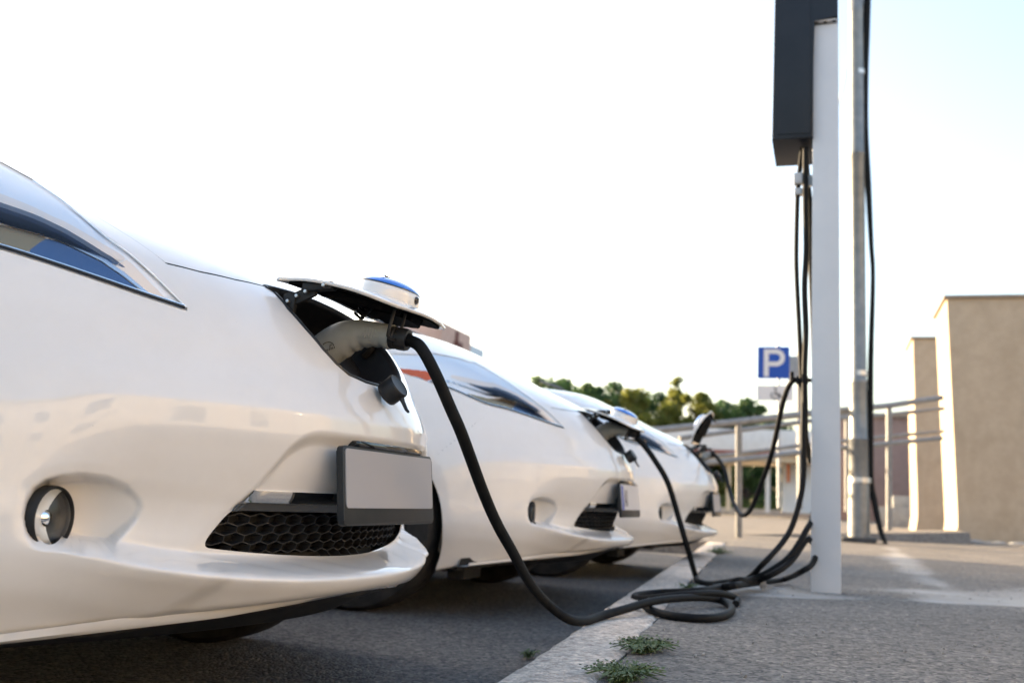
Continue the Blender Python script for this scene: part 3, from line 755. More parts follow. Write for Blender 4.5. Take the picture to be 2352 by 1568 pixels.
# ---------------------------------------------------------------- charging cables
def tie(pts): return [Vector(p) for p in pts]
def plug_on(parent,base,seed=0):
    """connector handle pushed into the port, in the car's own frame; returns the cable's start point and heading"""
    b=Vector(base)
    path=[(-.205,.0,.700),(-.185,.0,.716),(-.160,.0,.735),(-.130,.0,.751),(-.098,.0,.7585),(-.062,.0,.757),(-.035,.0,.7525),(-.030,.0,.7517)]
    path=[Vector(p)+b for p in path]; fin=spline(path,6); n=len(fin)
    rs=[]
    for i,p in enumerate(fin):
        t=i/(n-1); rs.append(.0385-.0035*t if t<.30 else .0375-.013*sst(.30,.75,t)+.0010*sst(.8,1,t))
    mb=MB(); mb.tube(fin,[float(r) for r in rs],28)
    # flatten sideways a little; finger scallops along the belly
    for v in mb.bm.verts:
        x=v.co.x-b.x
        if x>-.135 and v.co.z-b.z<.748: v.co.z+=.0015*math.cos((x+.01)*2*PI/.021)
    h=mb.build('connector_handle',MT['plug'],parent)
    # grip ribs on the side, with a raised oval border
    rb=MB()
    for k in range(9):
        x=-.100+.0060*k; hgt=.0105*math.sqrt(max(.05,1-((k-4)/4.8)**2)); zc=.7575-.0002*k
        rb.box((b.x+x,b.y-.0262+.0004*k,b.z+zc),(.0030,.004,hgt*2),rot=Matrix.Rotation(.15,3,'Y'),bev=.001)
    rb.build('grip_ribs',MT['plug'],h)
    # printed mark: arc, plug outline and a line of small print
    mk=MB(); q=Vector((b.x-.150,b.y-.0378,b.z+.726))
    arc=[q+Vector((.013*math.cos(t),-.0006,.010*math.sin(t))) for t in np.linspace(.2,2.7,12)]; mk.tube(arc,.0007,6)
    mk.tube([q+Vector((.004,-.0006,-.002)),q+Vector((.004,-.0006,.004)),q+Vector((.008,-.0006,.004))],.0007,6)
    for k in range(6): mk.tube([q+Vector((-.004+.0035*k,-.0004,-.009+.0012*k)),q+Vector((-.0035+.0035*k,-.0004,-.005+.0012*k))],.0007,6)
    mk.build('printed_mark',MT['gap'],h)
    d=Vector((.985,0,-.17)).normalized(); mm=Matrix.Translation(b+Vector((-.034,0,.7524)))@d.to_track_quat('Z','Y').to_matrix().to_4x4()
    MB().lathe([(.0,-.004),(.0225,-.004),(.0228,.0),(.0228,.012),(.0215,.0135),(.0215,.018),(.0228,.0195),(.0225,.034),(.0205,.040),(.0155,.0405),(.013,.0385)],mm,36).build('collar',MT['black'],parent)
    return b+Vector((.002,0,.7455)),d
def cable(label,group,pts,r,car_o=None,plug=True):
    root=empty('charging_cable',pts[0] if car_o is None else car_o.location)
    tag(root,label,'cable',group)
    inv=Vector(root.location)
    if plug:
        s,d=plug_on(root,(0,-.02,0)); s=s+inv; P=[s-d*.02,s+d*.010]+[Vector(p) for p in pts]
    else: P=[Vector(p) for p in pts]
    P=[p-inv for p in P]
    MB().tube(spline(P,10),r,14).build('cable',MT['rubber'],root)
    return root
zg=.12+.0125
def gz(u,v,dz=0): return onz(u,v,zg+dz)
G_CB='black charging cables running from the cars to the post'
c1=[at(968,800,1.80),at(1000,858,1.81),at(1036,940,1.84),at(1062,1000,1.87),at(1110,1130,1.98),at(1143,1205,2.10),at(1176,1264,2.22),at(1216,1336,2.42),at(1258,1386,2.56),gz(1304,1420,.012),gz(1340,1426),gz(1380,1414),gz(1436,1398,.012),gz(1496,1381,.024),gz(1556,1373,.026),gz(1616,1372,.02),gz(1656,1378,.008),gz(1680,1395),gz(1668,1411),gz(1624,1419),gz(1556,1415),gz(1508,1405),gz(1482,1391),gz(1500,1377),gz(1556,1367,.0),gz(1625,1357,.010),gz(1690,1345,.02),gz(1745,1337,.02),gz(1800,1330,.01),at(1840,1312,4.30),at(1868,1290,4.36),at(1880,1240,4.50),at(1882,1150,4.50),at(1880,900,4.50),at(1870,600,4.50),at(1856,420,4.50),at(1850,348,4.50)]
cb1=cable('thick black charging cable with grey plug in the nearest car, coiled on the kerb','%s'%G_CB,c1,.0122,car)
c2=[at(1462,1003,4.34),at(1482,1026,4.34),at(1501,1052,4.34),at(1533,1106,4.35),at(1557,1182,4.36),at(1580,1261,4.37),gz(1597,1320,.01),gz(1604,1334),gz(1630,1340),gz(1670,1336,.03),gz(1700,1331,.05),at(1728,1329,4.16),at(1775,1306,4.20),at(1816,1274,4.24),at(1850,1220,4.32),at(1868,1180,4.46),at(1876,1100,4.48),at(1872,900,4.48),at(1866,700,4.48),at(1858,500,4.48),at(1848,345,4.48)]
cb2=cable('black charging cable hanging from the middle car down to the coiled bundle',G_CB,c2,.0122,car2)
c3=[at(1634,1043,6.58),at(1646,1049,6.52),at(1664,1078,6.35),at(1675,1124,6.2),at(1691,1168,5.9),at(1708,1183,5.6),at(1726,1166,5.3),at(1747,1115,5.0),at(1770,1050,4.8),at(1786,981,4.65),at(1798,926,4.55),at(1812,886,4.45),at(1828,872,4.42),at(1843,890,4.42),at(1846,930,4.40),at(1845,1010,4.36),at(1846,1080,4.34),at(1839,1140,4.32),at(1821,1203,4.28),at(1798,1244,4.22),at(1752,1295,4.12),gz(1715,1329,.03),gz(1660,1346,.028),gz(1600,1356,.03),gz(1520,1359,.006),gz(1462,1366,.0),gz(1470,1374),gz(1560,1366,.03),gz(1650,1362,.03),gz(1692,1374),gz(1690,1386)]
cb3=cable('black charging cable slung in a loop from post hook to farthest car',G_CB,c3,.0115,None,False)
cp=MB().lathe([(0,-.03),(.020,-.03),(.022,.02),(.014,.03),(0,.03)],Matrix.Translation(at(1633,1043,6.58)-Vector(cb3.location))@Matrix.Rotation(1.3,4,'Y'),20).build('collar',MT['black'],cb3)
MB().tube(spline([at(1633,1043,6.58)-Vector(cb3.location),at(1618,1046,6.58)-Vector(cb3.location),Vector((-.75,6.57,.745))-Vector(cb3.location)],8),[.022]*17,16).build('connector_handle',MT['plug'],cb3)
# supply leads that hang from the box to the hook
c4=[at(1843,340,4.46),at(1833,430,4.44),at(1829,560,4.42),at(1830,640,4.42),at(1836,760,4.42),at(1840,850,4.42),at(1846,960,4.42),at(1853,1020,4.44),at(1862,1060,4.5)]
tag(MB().tube(spline(c4,8),.0105,12).build('supply_lead',MT['rubber']),'left one of two black leads hanging below the charger box','cable','black leads hanging below the charger box')
c5=[at(1850,338,4.42),at(1850,460,4.41),at(1852,570,4.41),at(1848,660,4.41),at(1851,760,4.41),at(1848,850,4.40),at(1849,930,4.40),at(1850,1000,4.42),at(1860,1050,4.48)]
tag(MB().tube(spline(c5,8),.0125,12).build('supply_lead',MT['rubber']),'right one of two black leads, hanging closest to the white post','cable','black leads hanging below the charger box')
c6=[at(1868,1246,4.44),at(1852,1240,4.36),at(1815,1290,4.22),at(1770,1320,4.15),gz(1728,1336,.02),gz(1690,1343,.04),gz(1640,1348,.02)]
tag(MB().tube(spline(c6,8),.0125,12).build('spare_lead',MT['rubber']),'black lead looping low from the post foot into the coil','cable')
tie_=MB(); pt=gz(1752,1338,.02)
tie_.lathe([(.020,-.012),(.023,-.008),(.023,.008),(.020,.012)],Matrix.Translation(pt)@Matrix.Rotation(1.45,4,'Y'),18)
tie_.tube([pt+Vector((0,-.02,0)),pt+Vector((.05,-.03,-.012)),pt+Vector((.09,-.02,-.02))],.0025,6)
tag(tie_.build('cable_tie',mat('pale wire tie',(.35,.36,.38),.4)),'pale wire tie twisted round the cable bundle beside the post','cable tie')
# ---------------------------------------------------------------- charging post
post=empty('charging_post',(-.009,4.45,.12)); tag(post,'white square post carrying a dark charger box, cables clipped to its left side','charging post')
pw=lambda z:.0595-.0055*(z/2.5)
pb=MB(); vs=[]
for z in (0,2.47):
    w=pw(z); vs+=[(-w,-.06,z),(w,-.06,z),(w,.06,z),(-w,.06,z)]
b=pb.faces(vs,[(0,1,2,3),(4,5,6,7),(0,1,5,4),(1,2,6,5),(2,3,7,6),(3,0,4,7)])
bmesh.ops.bevel(pb.bm,geom=[e for e in pb.bm.edges],offset=.004,segments=2,profile=.6,affect='EDGES')
white=varied('white powder coat',(.56,.57,.59),(.60,.605,.62),5,.38,.05,300,.0004,rv=.06)
pb.build('pillar',white,post)
dark=varied('dark slate powder coat',(.008,.010,.016),(.012,.0145,.021),6,.42,.06,250,.0005,rv=.05)
ox,oy,oz=post.location
bl=at(1775,320,4.37).x-ox; br_=at(1866,318,4.37).x-ox; bz=at(1820,319,4.37).z-oz; hz=at(1895,44,4.37).z-oz; rx=at(1925,44,4.37).x-ox
bx=MB(); bx.prism([(bl-.004,bz),(br_+.003,bz),(br_+.003,hz),(rx,hz),(rx,hz+.5),(bl+.008,hz+.5)],-.29,.085,Matrix.Rotation(PI/2,4,'X'),.006)
bx.build('charger_box',dark,post)
cv=MB(); cv.prism([(bl+.02,bz+.02),(br_-.01,bz+.02),(br_-.01,hz+.44),(bl+.03,hz+.44)],.085,.089,Matrix.Rotation(PI/2,4,'X'),.002); cv.build('front_cover',dark,post)
sc_=MB()
MB().box(((br_+rx)/2,-.022,hz-.004),((rx-br_)-.010,.115,.008),bev=.002).build('top_plate',white,post)
for dx in (-.038,0,.038): MB().lathe([(0,-.0025),(.008,-.0025),(.009,0)],Matrix.Translation(((br_+rx)/2+dx,-.068,hz-.008)),12).build('screw',MT['matte'],post)
sc_.bm.free()
cl=MB(); q=at(1834,412,4.44)-post.location; cl.box(q,(.042,.05,.05),bev=.008); cl.box(q+Vector((.0,0,-.06)),(.036,.045,.03),bev=.006); cl.box(q+Vector((.07,.0,-.01)),(.10,.02,.05),bev=.004)
cl.build('cable_clamp',varied('pale clamp plastic',(.5,.5,.5),(.42,.42,.43),20,.4,.05),post)
hk=MB(); q=at(1826,872,4.44)-post.location
hk.tube([q+Vector((.07,.01,0)),q,q+Vector((-.012,-.03,.0)),q+Vector((-.012,-.04,.03))],.009,10); hk.box(q+Vector((.03,.01,0)),(.05,.03,.035),bev=.004)
hk.build('cable_hook',MT['matte'],post)
# ---------------------------------------------------------------- ground
def kx(Y): return -.475-.063*Y
asph=varied('old dark asphalt',(.030,.030,.032),(.062,.062,.064),9,.85,.9,220,.006,spec=.3)
def asphalt(name,c1,c2,spk,dark,bs=.9,ov=.8):
    m=mat(name,c1,.85,spec=.3); N,L,b=nodes(m); co=coords(N)
    n=noise(N,L,1.3,6,.65,co); r=ramp(N,[(.3,c1),(.7,c2)]); L.new(n.outputs['Fac'],r.inputs[0])
    v=N.new('ShaderNodeTexVoronoi'); v.inputs['Scale'].default_value=115; L.new(co,v.inputs['Vector'])
    sep=N.new('ShaderNodeSeparateColor'); L.new(v.outputs['Color'],sep.inputs[0])
    r2=ramp(N,[(.0,dark),(.45,(.5,.5,.5)),(.80,(.62,.60,.58)),(1.0,spk)]); L.new(sep.outputs[0],r2.inputs[0])
    c=mixc(N,L,ov,r.outputs[0],r2.outputs[0],'OVERLAY')
    n3=noise(N,L,34,3,.6,co); r3=ramp(N,[(.35,(.72,.72,.72)),(.65,(1.2,1.18,1.15))]); L.new(n3.outputs['Fac'],r3.inputs[0])
    c=mixc(N,L,1.0,c,r3.outputs[0],'MULTIPLY'); L.new(c,b.inputs['Base Color'])
    bp=bump(N,L,b,v.outputs['Distance'],bs,.006); bp.invert=True
    return m
road_m=asphalt('parking asphalt',(.085,.082,.080),(.135,.128,.122),(.95,.92,.88),(.12,.12,.13))
pave_m=asphalt('worn grey pavement asphalt',(.135,.121,.107),(.210,.190,.168),(1.,.97,.93),(.06,.06,.06),.5,.65)
conc_m=varied('dusty pale concrete',(.27,.26,.245),(.40,.385,.36),5,.85,.5,90,.004,stops=(.3,.7))
kerb_m=asphalt('pinkish granite kerb',(.43,.37,.315),(.58,.51,.44),(1.,.95,.92),(.22,.18,.16),.6,.5)
def sheet(name,poly,z,m,kind='structure',label=None):
    o=MB(); o.faces([(x,y,z) for x,y in poly],[tuple(range(len(poly)))]); o=o.build(name,m,smooth=False); tag(o,label,None,None,kind); return o
sheet('road',[(-400,-300),(400,-300),(400,900),(-400,900)],0.,road_m)
YS=np.concatenate([np.linspace(-8,9.6,120)])
left=[(kx(y)+.19+.006*math.sin(y*9)+.004*math.sin(y*23+1),y) for y in YS]
pv=MB(); V=[];Fs=[]
for x,y in left: V+=[(x,y,.12),(30,y,.12)]
for k in range(len(left)-1): Fs.append((2*k,2*k+1,2*k+3,2*k+2))
b0=len(V); V+=[(-30,9.6,.12),(30,9.6,.12),(60,60,.12),(-60,60,.12),(-30,9.6,-.1),(left[-1][0],9.6,-.1),(left[-1][0],9.6,.12)]
Fs+=[(b0,b0+6,2*(len(left)-1)+1,b0+1,b0+2,b0+3),(b0,b0+6,b0+5,b0+4)]
pv.faces(V,Fs); tag(pv.build('pavement',pave_m,smooth=False),kind='structure')
# kerb stones: three lengths with tight joints, worn edges
kb=MB(); y0=-6.
rr_=random.Random(3)
while y0<9.4:
    ln=1.0+.25*rr_.random(); ln=min(ln,9.5-y0); nseg=14; pr=[]
    dx=rr_.uniform(-.006,.006); dz=rr_.uniform(-.003,.003)
    for k in range(nseg+1):
        y=y0+.006+(ln-.012)*k/nseg; e=kx(y)+dx; j=lambda s:.005*math.sin(y*s+rr_.random()*.6)
        pr.append([(e+j(17),y,-.05),(e+j(21),y,.085+dz),(e+.012+j(31),y,.112+dz),(e+.030,y,.124+dz+j(13)*.3),(e+.10,y,.126+dz),(e+.172,y,.125+dz),(e+.186+j(25),y,.118+dz),(e+.19,y,-.05)])
    vs=[p for r in pr for p in r]; w=8; fs=[(w*k+i,w*k+i+1,w*k+w+i+1,w*k+w+i) for k in range(nseg) for i in range(w-1)]
    fs+=[tuple(range(w)),tuple(range(w*nseg,w*nseg+w))]
    kb.faces(vs,fs); y0+=ln
tag(kb.build('kerb',kerb_m,angle=50),kind='structure')
def worn_patch():
    nx,ny=70,190; X,Y=np.meshgrid(np.linspace(0,2.6,nx),np.linspace(3.1,12.6,ny),indexing='ij'); X=X+(kx(Y)+.205)
    r=np.random.default_rng(5); nz=np.zeros_like(X)
    for k in range(26):
        f=r.uniform(1.5,16); a=r.uniform(0,2*PI); nz+=np.sin((X*np.cos(a)+Y*np.sin(a))*f+r.uniform(0,6.3))/f**.6
    nz*=.11
    near=np.interp(X,[-.6,-.30,0.,.64,2.4],[3.70,3.84,4.0,4.32,4.5]); far=np.interp(X,[-.6,-.2,.3,.8,2.4],[4.55,4.62,4.9,5.7,6.3])
    m1=np.clip((Y-near)/.14+nz*1.6,0,1)*np.clip((far-Y)/.9+.25+nz*1.8,0,1)
    xc=.55+.05*np.sin(Y*.7); m2=np.clip((.17+.03*np.sin(Y)-np.abs(X-xc))/.16+nz*1.3,0,1)*np.clip((Y-4.6)/.4,0,1)*np.clip((11.4-Y)/.5,0,1)*.62
    m=np.clip(np.maximum(m1,m2),0,1)
    i=np.arange(nx*ny).reshape(nx,ny); Q=np.stack([i[:-1,:-1],i[1:,:-1],i[1:,1:],i[:-1,1:]],-1).reshape(-1,4)
    o=mesh_np('concrete_patch',np.stack([X,Y,.1215-.004*((X-X.min(0,keepdims=True)<.01)|(Y<3.11)|(Y>12.59)|(X.max(0,keepdims=True)-X<.01))],-1).reshape(-1,3),Q,[],conc_mix,smooth=False)
    at_=o.data.attributes.new('wear','FLOAT','POINT'); at_.data.foreach_set('value',m.ravel().astype(np.float32)); tag(o,kind='structure')
conc_mix=asphalt('pavement with worn concrete patch',(.135,.121,.107),(.210,.190,.168),(1.,.97,.93),(.06,.06,.06),.5,.65)
N,L,b=nodes(conc_mix); src=b.inputs['Base Color'].links[0].from_socket; co=coords(N)
n=noise(N,L,5,6,.65,co); r_=ramp(N,[(.3,(.30,.28,.255)),(.7,(.43,.405,.37))]); L.new(n.outputs['Fac'],r_.inputs[0])
an=N.new('ShaderNodeAttribute'); an.attribute_name='wear'; n2=noise(N,L,40,4,.7,co); ma=N.new('ShaderNodeMath'); ma.operation='MULTIPLY_ADD'; L.new(n2.outputs['Fac'],ma.inputs[0]); ma.inputs[1].default_value=.9
su=N.new('ShaderNodeMath'); su.operation='SUBTRACT'; L.new(an.outputs['Fac'],su.inputs[0]); su.inputs[1].default_value=.45; L.new(su.outputs[0],ma.inputs[2])
fr_=ramp(N,[(.25,(0,0,0)),(.70,(.9,.9,.9))]); L.new(ma.outputs[0],fr_.inputs[0])
L.new(mixc(N,L,fr_.outputs[0],src,r_.outputs[0]),b.inputs['Base Color'])
worn_patch()
# ---------------------------------------------------------------- weeds in the kerb joint
weed_m=varied('weed green',(.045,.075,.020),(.095,.125,.035),60,.6,0,1)
def weed(c,rad,n,h,label,seed):
    r=random.Random(seed); mb=MB(); c=Vector(c)
    for k in range(n):
        a=r.uniform(0,2*PI); q=c+Vector((math.cos(a)*rad*.35*r.random(),math.sin(a)*rad*r.random(),0)); ln=h*r.uniform(.5,1.3); lean=r.uniform(.8,3.2); a2=r.uniform(0,2*PI)
        d=Vector((math.cos(a2)*lean,math.sin(a2)*lean,1)).normalized(); w=Vector((-math.sin(a2),math.cos(a2),0))*r.uniform(.0015,.0032)
        p=[q,q+d*ln*.5,q+d*ln*.85+Vector((0,0,-.1*ln*lean))]
        b=mb.faces([p[0]-w*.5,p[0]+w*.5,p[1]+w,p[1]-w,p[2]],[(0,1,2,3),(3,2,4)])
    for k in range(n//5):   # trailing stems with leaflets
        a=r.uniform(0,2*PI); L_=rad*r.uniform(.6,1.5); p0=c; p1=c+Vector((math.cos(a)*L_*.7,math.sin(a)*L_*1.1,.010)); mb.tube([p0,(p0+p1)/2+Vector((0,0,.012)),p1],.0010,5)
        for t in np.linspace(.2,1,8):
            q=p0.lerp(p1,t)+Vector((0,0,.006)); a3=r.uniform(0,6.28); e=Vector((math.cos(a3),math.sin(a3),.4))*.010; f=Vector((-math.sin(a3),math.cos(a3),.1))*.0035
            mb.faces([q,q+e*.5+f,q+e,q+e*.5-f],[(0,1,2,3)])
    return tag(mb.build('weed',weed_m,smooth=False),label,'weed','weeds growing along the kerb')
weed(onz(1480,1492,.122),.078,380,.022,'wide green weed behind the kerb, between the cable coil and the bottom edge',1)
weed(onz(1432,1556,.122),.078,380,.020,'low green weed at the bottom edge of the picture beside the kerb stone',2)
weed(onz(1650,1270,.122),.11,160,.10,'small upright weed at the far end of the kerb, in front of the railing post',3)
weed(onz(1213,1508,.005),.03,40,.03,'tiny weed sprouting on the asphalt side of the kerb',4)
weed(onz(1580,1352,.122),.05,60,.03,'sparse weed half hidden beneath the coiled cable',5)
# leaf litter and grit scattered on the pavement
gm=MB(); r=random.Random(11)
for k in range(420):
    x,y=r.uniform(-.45,1.1),1.5+5.5*r.random()**1.6
    if x<kx(y)+.2: continue
    s=r.uniform(.0015,.0045); bmesh.ops.create_icosphere(gm.bm,subdivisions=1,radius=1,matrix=Matrix.Translation((x,y,.1215+s*.3))@Euler((r.random()*6,r.random()*6,0)).to_matrix().to_4x4()@Matrix.Diagonal((s*1.3,s,s*.6,1)))
tag(gm.build('grit',varied('loose grit',(.16,.15,.14),(.36,.34,.31),90,.8,0,1,stops=(.4,.6)),smooth=False),kind='stuff')
# ---------------------------------------------------------------- light pole with its cable
steel=varied('weathered galvanised steel',(.16,.17,.175),(.22,.225,.225),9,.4,.12,120,.001,metal=.35,rv=.1)
pole=empty('lamp_post',(.335,12.23,.12)); tag(pole,'round stepped grey steel pole behind the charging post, black cable strapped to its right side','pole')
pl=MB(); pl.lathe([(0,0),(.122,0),(.120,.35),(.117,.66),(.112,.665),(.108,1.16),(.112,1.165),(.104,1.18),(.098,1.80),(.102,1.81),(.102,1.85),(.093,1.87),(.090,3.1),(.088,4.58),(.092,4.585),(.092,4.60),(.087,4.62),(.085,6.4),(.090,6.42),(.084,6.45),(.070,9.5),(0,9.5)],Matrix.Identity(4),36)
pl.build('shaft',steel,pole)
strap=varied('pale strap metal',(.55,.53,.50),(.62,.60,.57),20,.35,0,1,metal=.6)
for z,rr in ((.70,.118),(1.93,.090),(5.62,.078)):
    MB().lathe([(rr,-.03),(rr+.006,-.028),(rr+.006,.028),(rr,.03)],Matrix.Translation((.012,0,z)),28).build('strap',strap,pole)
bp=MB(); bp.box((0,0,.03),(.36,.36,.06),bev=.01); bp.build('base_plate',varied('dark base',(.04,.04,.042),(.07,.07,.07),10,.7,.2),pole)
pc=[at(2036,1252,12.0),at(2022,1215,12.15),at(2008,1150,12.25),at(2000,1104,12.25),at(1999,1000,12.25),at(2000,830,12.25),at(2005,640,12.25),at(2001,560,12.25),at(1994,420,12.25),at(1987,300,12.25),at(1986,180,12.25),at(1989,80,12.25),at(1992,0,12.25),at(1994,-120,12.25),Vector((.43,12.12,8.2)),Vector((.40,12.14,9.5))]
pr_=[.02,.03,.036,.036,.036,.034,.028,.030,.038,.042,.048,.048,.044,.04,.03,.03]; sp=spline(pc,6); rs=np.interp(np.linspace(0,1,len(sp)),np.linspace(0,1,len(pr_)),pr_)
tag(MB().tube(sp,[float(v) for v in rs],12).build('pole_cable',MT['rubber']),'black cable running up the right side of the round steel pole','cable')
tag(MB().tube(spline([at(1932,1243,12.1),at(1965,1249,12.0),at(2004,1251,11.95),at(2036,1252,12.0)],6),.024,10).build('ground_cable',MT['rubber']),'black cable lying along the ground at the foot of the steel pole','cable')
wm=mat('thin guy wire',(.35,.42,.5),.5)
tag(MB().tube([at(1960,88,12.2),at(1926,240,16),at(1890,400,20)],.012,6).build('guy_wire',wm),'thin guy wire slanting down left from the steel pole','wire')
# ---------------------------------------------------------------- handrails of the ramp
rail_m=varied('painted grey rail',(.19,.185,.18),(.25,.245,.24),12,.5,.08,140,.0008)
def railing(label,tops,lows,posts,r1,r2):
    o=empty('handrail',tops[0]); b=Vector(o.location); tag(o,label,'handrail','handrails of the entrance ramp')
    MB().tube([p-b for p in tops],r1,14).build('top_rail',rail_m,o); MB().tube([p-b for p in lows],r2,14).build('lower_rail',rail_m,o)
    for p,q in posts:
        p=p-b;q=q-b; MB().tube([p,p.lerp(q,.96),q],[r1*.95,r1*.95,r2],14).build('post',rail_m,o)
railing('nearer grey tubular handrail sloping up behind the charging post to the big wall',
 [at(1440,995,10.2),at(1697,968,11),at(1860,949,11.7),at(2042,931,13.3),at(2162,913,14.6)],[at(1560,1068,10.5),at(1697,1055,11),at(1860,1036,11.7),at(2042,1018,13.3),at(2162,1006,14.6)],
 [(onz(1697,1238,.10),at(1697,972,11)),(at(2042,1217,13.3),at(2042,935,13.3)),(at(1885,1222,12.0),at(1885,949,12.0)),(at(1455,1262,10.2),at(1455,996,10.2))],.038,.030)
railing('farther grey tubular handrail seen just below and behind the nearer one',
 [at(1560,1006,12.6),at(1697,988,13.2),at(1860,966,14),at(2042,952,15.2),at(2166,938,16.3)],[at(1620,1050,12.8),at(1697,1041,13.2),at(1860,1020,14),at(2042,1002,15.2),at(2166,990,16.3)],
 [(at(1838,1168,14),at(1838,968,14)),(at(1945,1175,14.6),at(1945,962,14.6))],.032,.026)
rp=MB(); rp.faces([(-1.0,12.7,.1225),(1.75,14.2,.1225),(1.75,14.4,.27),(-1.0,14.6,.1225),(1.75,16.3,.1225),(1.75,16.3,.27)],[(0,1,2),(3,5,4),(0,2,5,3),(1,4,5,2)])
tag(rp.build('ramp',pave_m,smooth=False),kind='structure')
# ---------------------------------------------------------------- rendered walls at the right
def plaster(name,c1,c2):
    m=mat(name,c1,.9,spec=.2); N,L,b=nodes(m); co=coords(N); n=noise(N,L,.9,6,.6,co,.4); r=ramp(N,[(.3,c1),(.5,c2),(.72,c1)]); L.new(n.outputs['Fac'],r.inputs[0])
    n2=noise(N,L,5,5,.7,co); r2=ramp(N,[(.42,(.94,.935,.93)),(.62,(1.03,1.03,1.03))]); L.new(n2.outputs['Fac'],r2.inputs[0])
    c=mixc(N,L,1,r.outputs[0],r2.outputs[0],'MULTIPLY')
    v=N.new('ShaderNodeTexNoise'); v.inputs['Scale'].default_value=1.1; L.new(co,v.inputs['Vector']); r3=ramp(N,[(.68,(1,1,1)),(.78,(.80,.79,.77))]); L.new(v.outputs['Fac'],r3.inputs[0])
    c=mixc(N,L,1,c,r3.outputs[0],'MULTIPLY'); L.new(c,b.inputs['Base Color']); n4=noise(N,L,60,4,.6,co); bump(N,L,b,n4.outputs['Fac'],.5,.01); return m
tan=plaster('tan render',(.40,.315,.225),(.47,.375,.275)); cap_m=varied('flat coping',(.20,.17,.14),(.27,.23,.19),6,.8,.2)
def buttress(label,p0,p1,top,depth,lean,batter=.02):
    """battered wall end: p0,p1 lower front corners"""
    o=empty('wall',p0); tag(o,label,'wall','tan rendered walls beside the ramp'); b=Vector(o.location); h=top-p0.z; w=p1.x-p0.x
    mb=MB(); V=[]
    n=14
    for k in range(n+1):
        t=k/n; z=h*t; e=(.05*(1-t/.10)**2 if t<.10 else 0)
        V+=[(-lean*t-e,-batter*(1-t),z),(w,-batter*(1-t),z),(w,depth,z),(-lean*t-e,depth,z)]
    Fs=[(4*k+i,4*k+(i+1)%4,4*k+4+(i+1)%4,4*k+4+i) for k in range(n) for i in range(4)]+[(0,3,2,1),(4*n,4*n+1,4*n+2,4*n+3)]
    mb.faces(V,Fs); mb.build('wall_body',tan,o,angle=30)
    MB().box((w/2-lean,depth/2,h+.025),(w+.10,depth+.10,.05),bev=.01).build('coping',cap_m,o)
    return o
w0=at(2202,1246,16.4); w0.z=.10
buttress('big tan rendered wall filling the right edge, sunlit on its left end',w0,w0+Vector((5.,0,0)),at(2168,686,16.4).z,1.7,.10)
w1=at(2108,1203,24); w1.z=.12
buttress('smaller tan rendered wall behind the big one, narrow in view',w1,w1+Vector((3.,0,0)),at(2096,778,24).z,1.8,.05)
st=MB(); 
stp=empty('entrance_steps',at(2060,1185,30)); tag(stp,'pale sunlit steps beside the walls, seen low between pole and wall','steps'); b=Vector(stp.location)
p=at(2015,1185,30)-b; q=at(2095,1185,30)-b
h1=at(2015,1163,30).z-b.z; h2=at(2050,1138,30).z-b.z; p2=at(2050,1160,30)-b; zb_=.1-b.z
MB().box(((p.x+q.x)/2,0,(h1+zb_)/2),(q.x-p.x,1.6,h1-zb_),bev=.02).build('tread',conc_m,stp)
MB().box(((p2.x+q.x)/2,.5,(h1+h2)/2),(q.x-p2.x,1.2,h2-h1),bev=.02).build('tread',conc_m,stp)
# dirt swept against the wall foot
dm=MB(); r=random.Random(5)
for k in range(40):
    x=w0.x-.15+r.random()*3; y=16.32-r.random()*.5; s=r.uniform(.03,.09); bmesh.ops.create_icosphere(dm.bm,subdivisions=2,radius=1,matrix=Matrix.Translation((x,y,.115))@Matrix.Diagonal((s*1.6,s,s*.5,1)))
tag(dm.build('rubble',conc_m),kind='stuff')
# pinkish block behind the pole
pk=empty('building',at(2030,1180,44)); pk.location.z=.1; tag(pk,'low pinkish brown building between the steel pole and the tan walls','building'); b=Vector(pk.location)
pinkm=plaster('pink brown render',(.27,.175,.15),(.31,.205,.175)); x0=at(1915,1100,44).x-b.x; x1=at(2160,1100,44).x-b.x; h0=at(2040,958,44).z-.1
MB().box(((x0+x1)/2,4,h0/2),(x1-x0,8,h0),bev=.02).build('wall',pinkm,pk); MB().box(((x0+x1)/2,4,h0+.08),(x1-x0+.3,8.3,.16)).build('roof_edge',cap_m,pk)
# ---------------------------------------------------------------- parking sign and its plates
sg=empty('parking_sign',at(1790,1164,22)); tag(sg,'blue square parking sign with white P above a small wheelchair plate','sign'); b=Vector(sg.location)
def sp_(u,v,Y=22.): return at(u,v,Y)-b
zinc=varied('zinc sign post',(.30,.33,.36),(.36,.38,.41),12,.45,0,1,metal=.4)
MB().tube([(sp_(1789,1166)),(sp_(1787,792))],.035,12).build('sign_post',zinc,sg)
def panel(u0,v0,u1,v1,th,m,name,rad=.03):
    a_=sp_(u0,v1); c_=sp_(u1,v0); w=(c_.x-a_.x); h=c_.z-a_.z; cx_=(a_.x+c_.x)/2; cz_=(a_.z+c_.z)/2
    pm=Matrix.Translation((cx_,a_.y-.05,cz_))@Matrix.Rotation(PI/2,4,'X')
    o=[]
    for sx,sy,a0 in ((1,1,0),(-1,1,PI/2),(-1,-1,PI),(1,-1,1.5*PI)):
        for k in range(5): o.append((sx*(w/2-rad)+rad*math.cos(a0+PI/2*k/4),sy*(h/2-rad)+rad*math.sin(a0+PI/2*k/4)))
    return MB().prism(o,0,th,pm).build(name,m,sg,smooth=False),pm,w,h
bluem=mat('sign blue',(.006,.055,.33),.4); whm=mat('sign white',(.62,.60,.60),.45); blk=mat('sign black',(.02,.02,.022),.5)
face,pm,w,h=panel(1740,797,1814,870,.012,bluem,'sign_face')
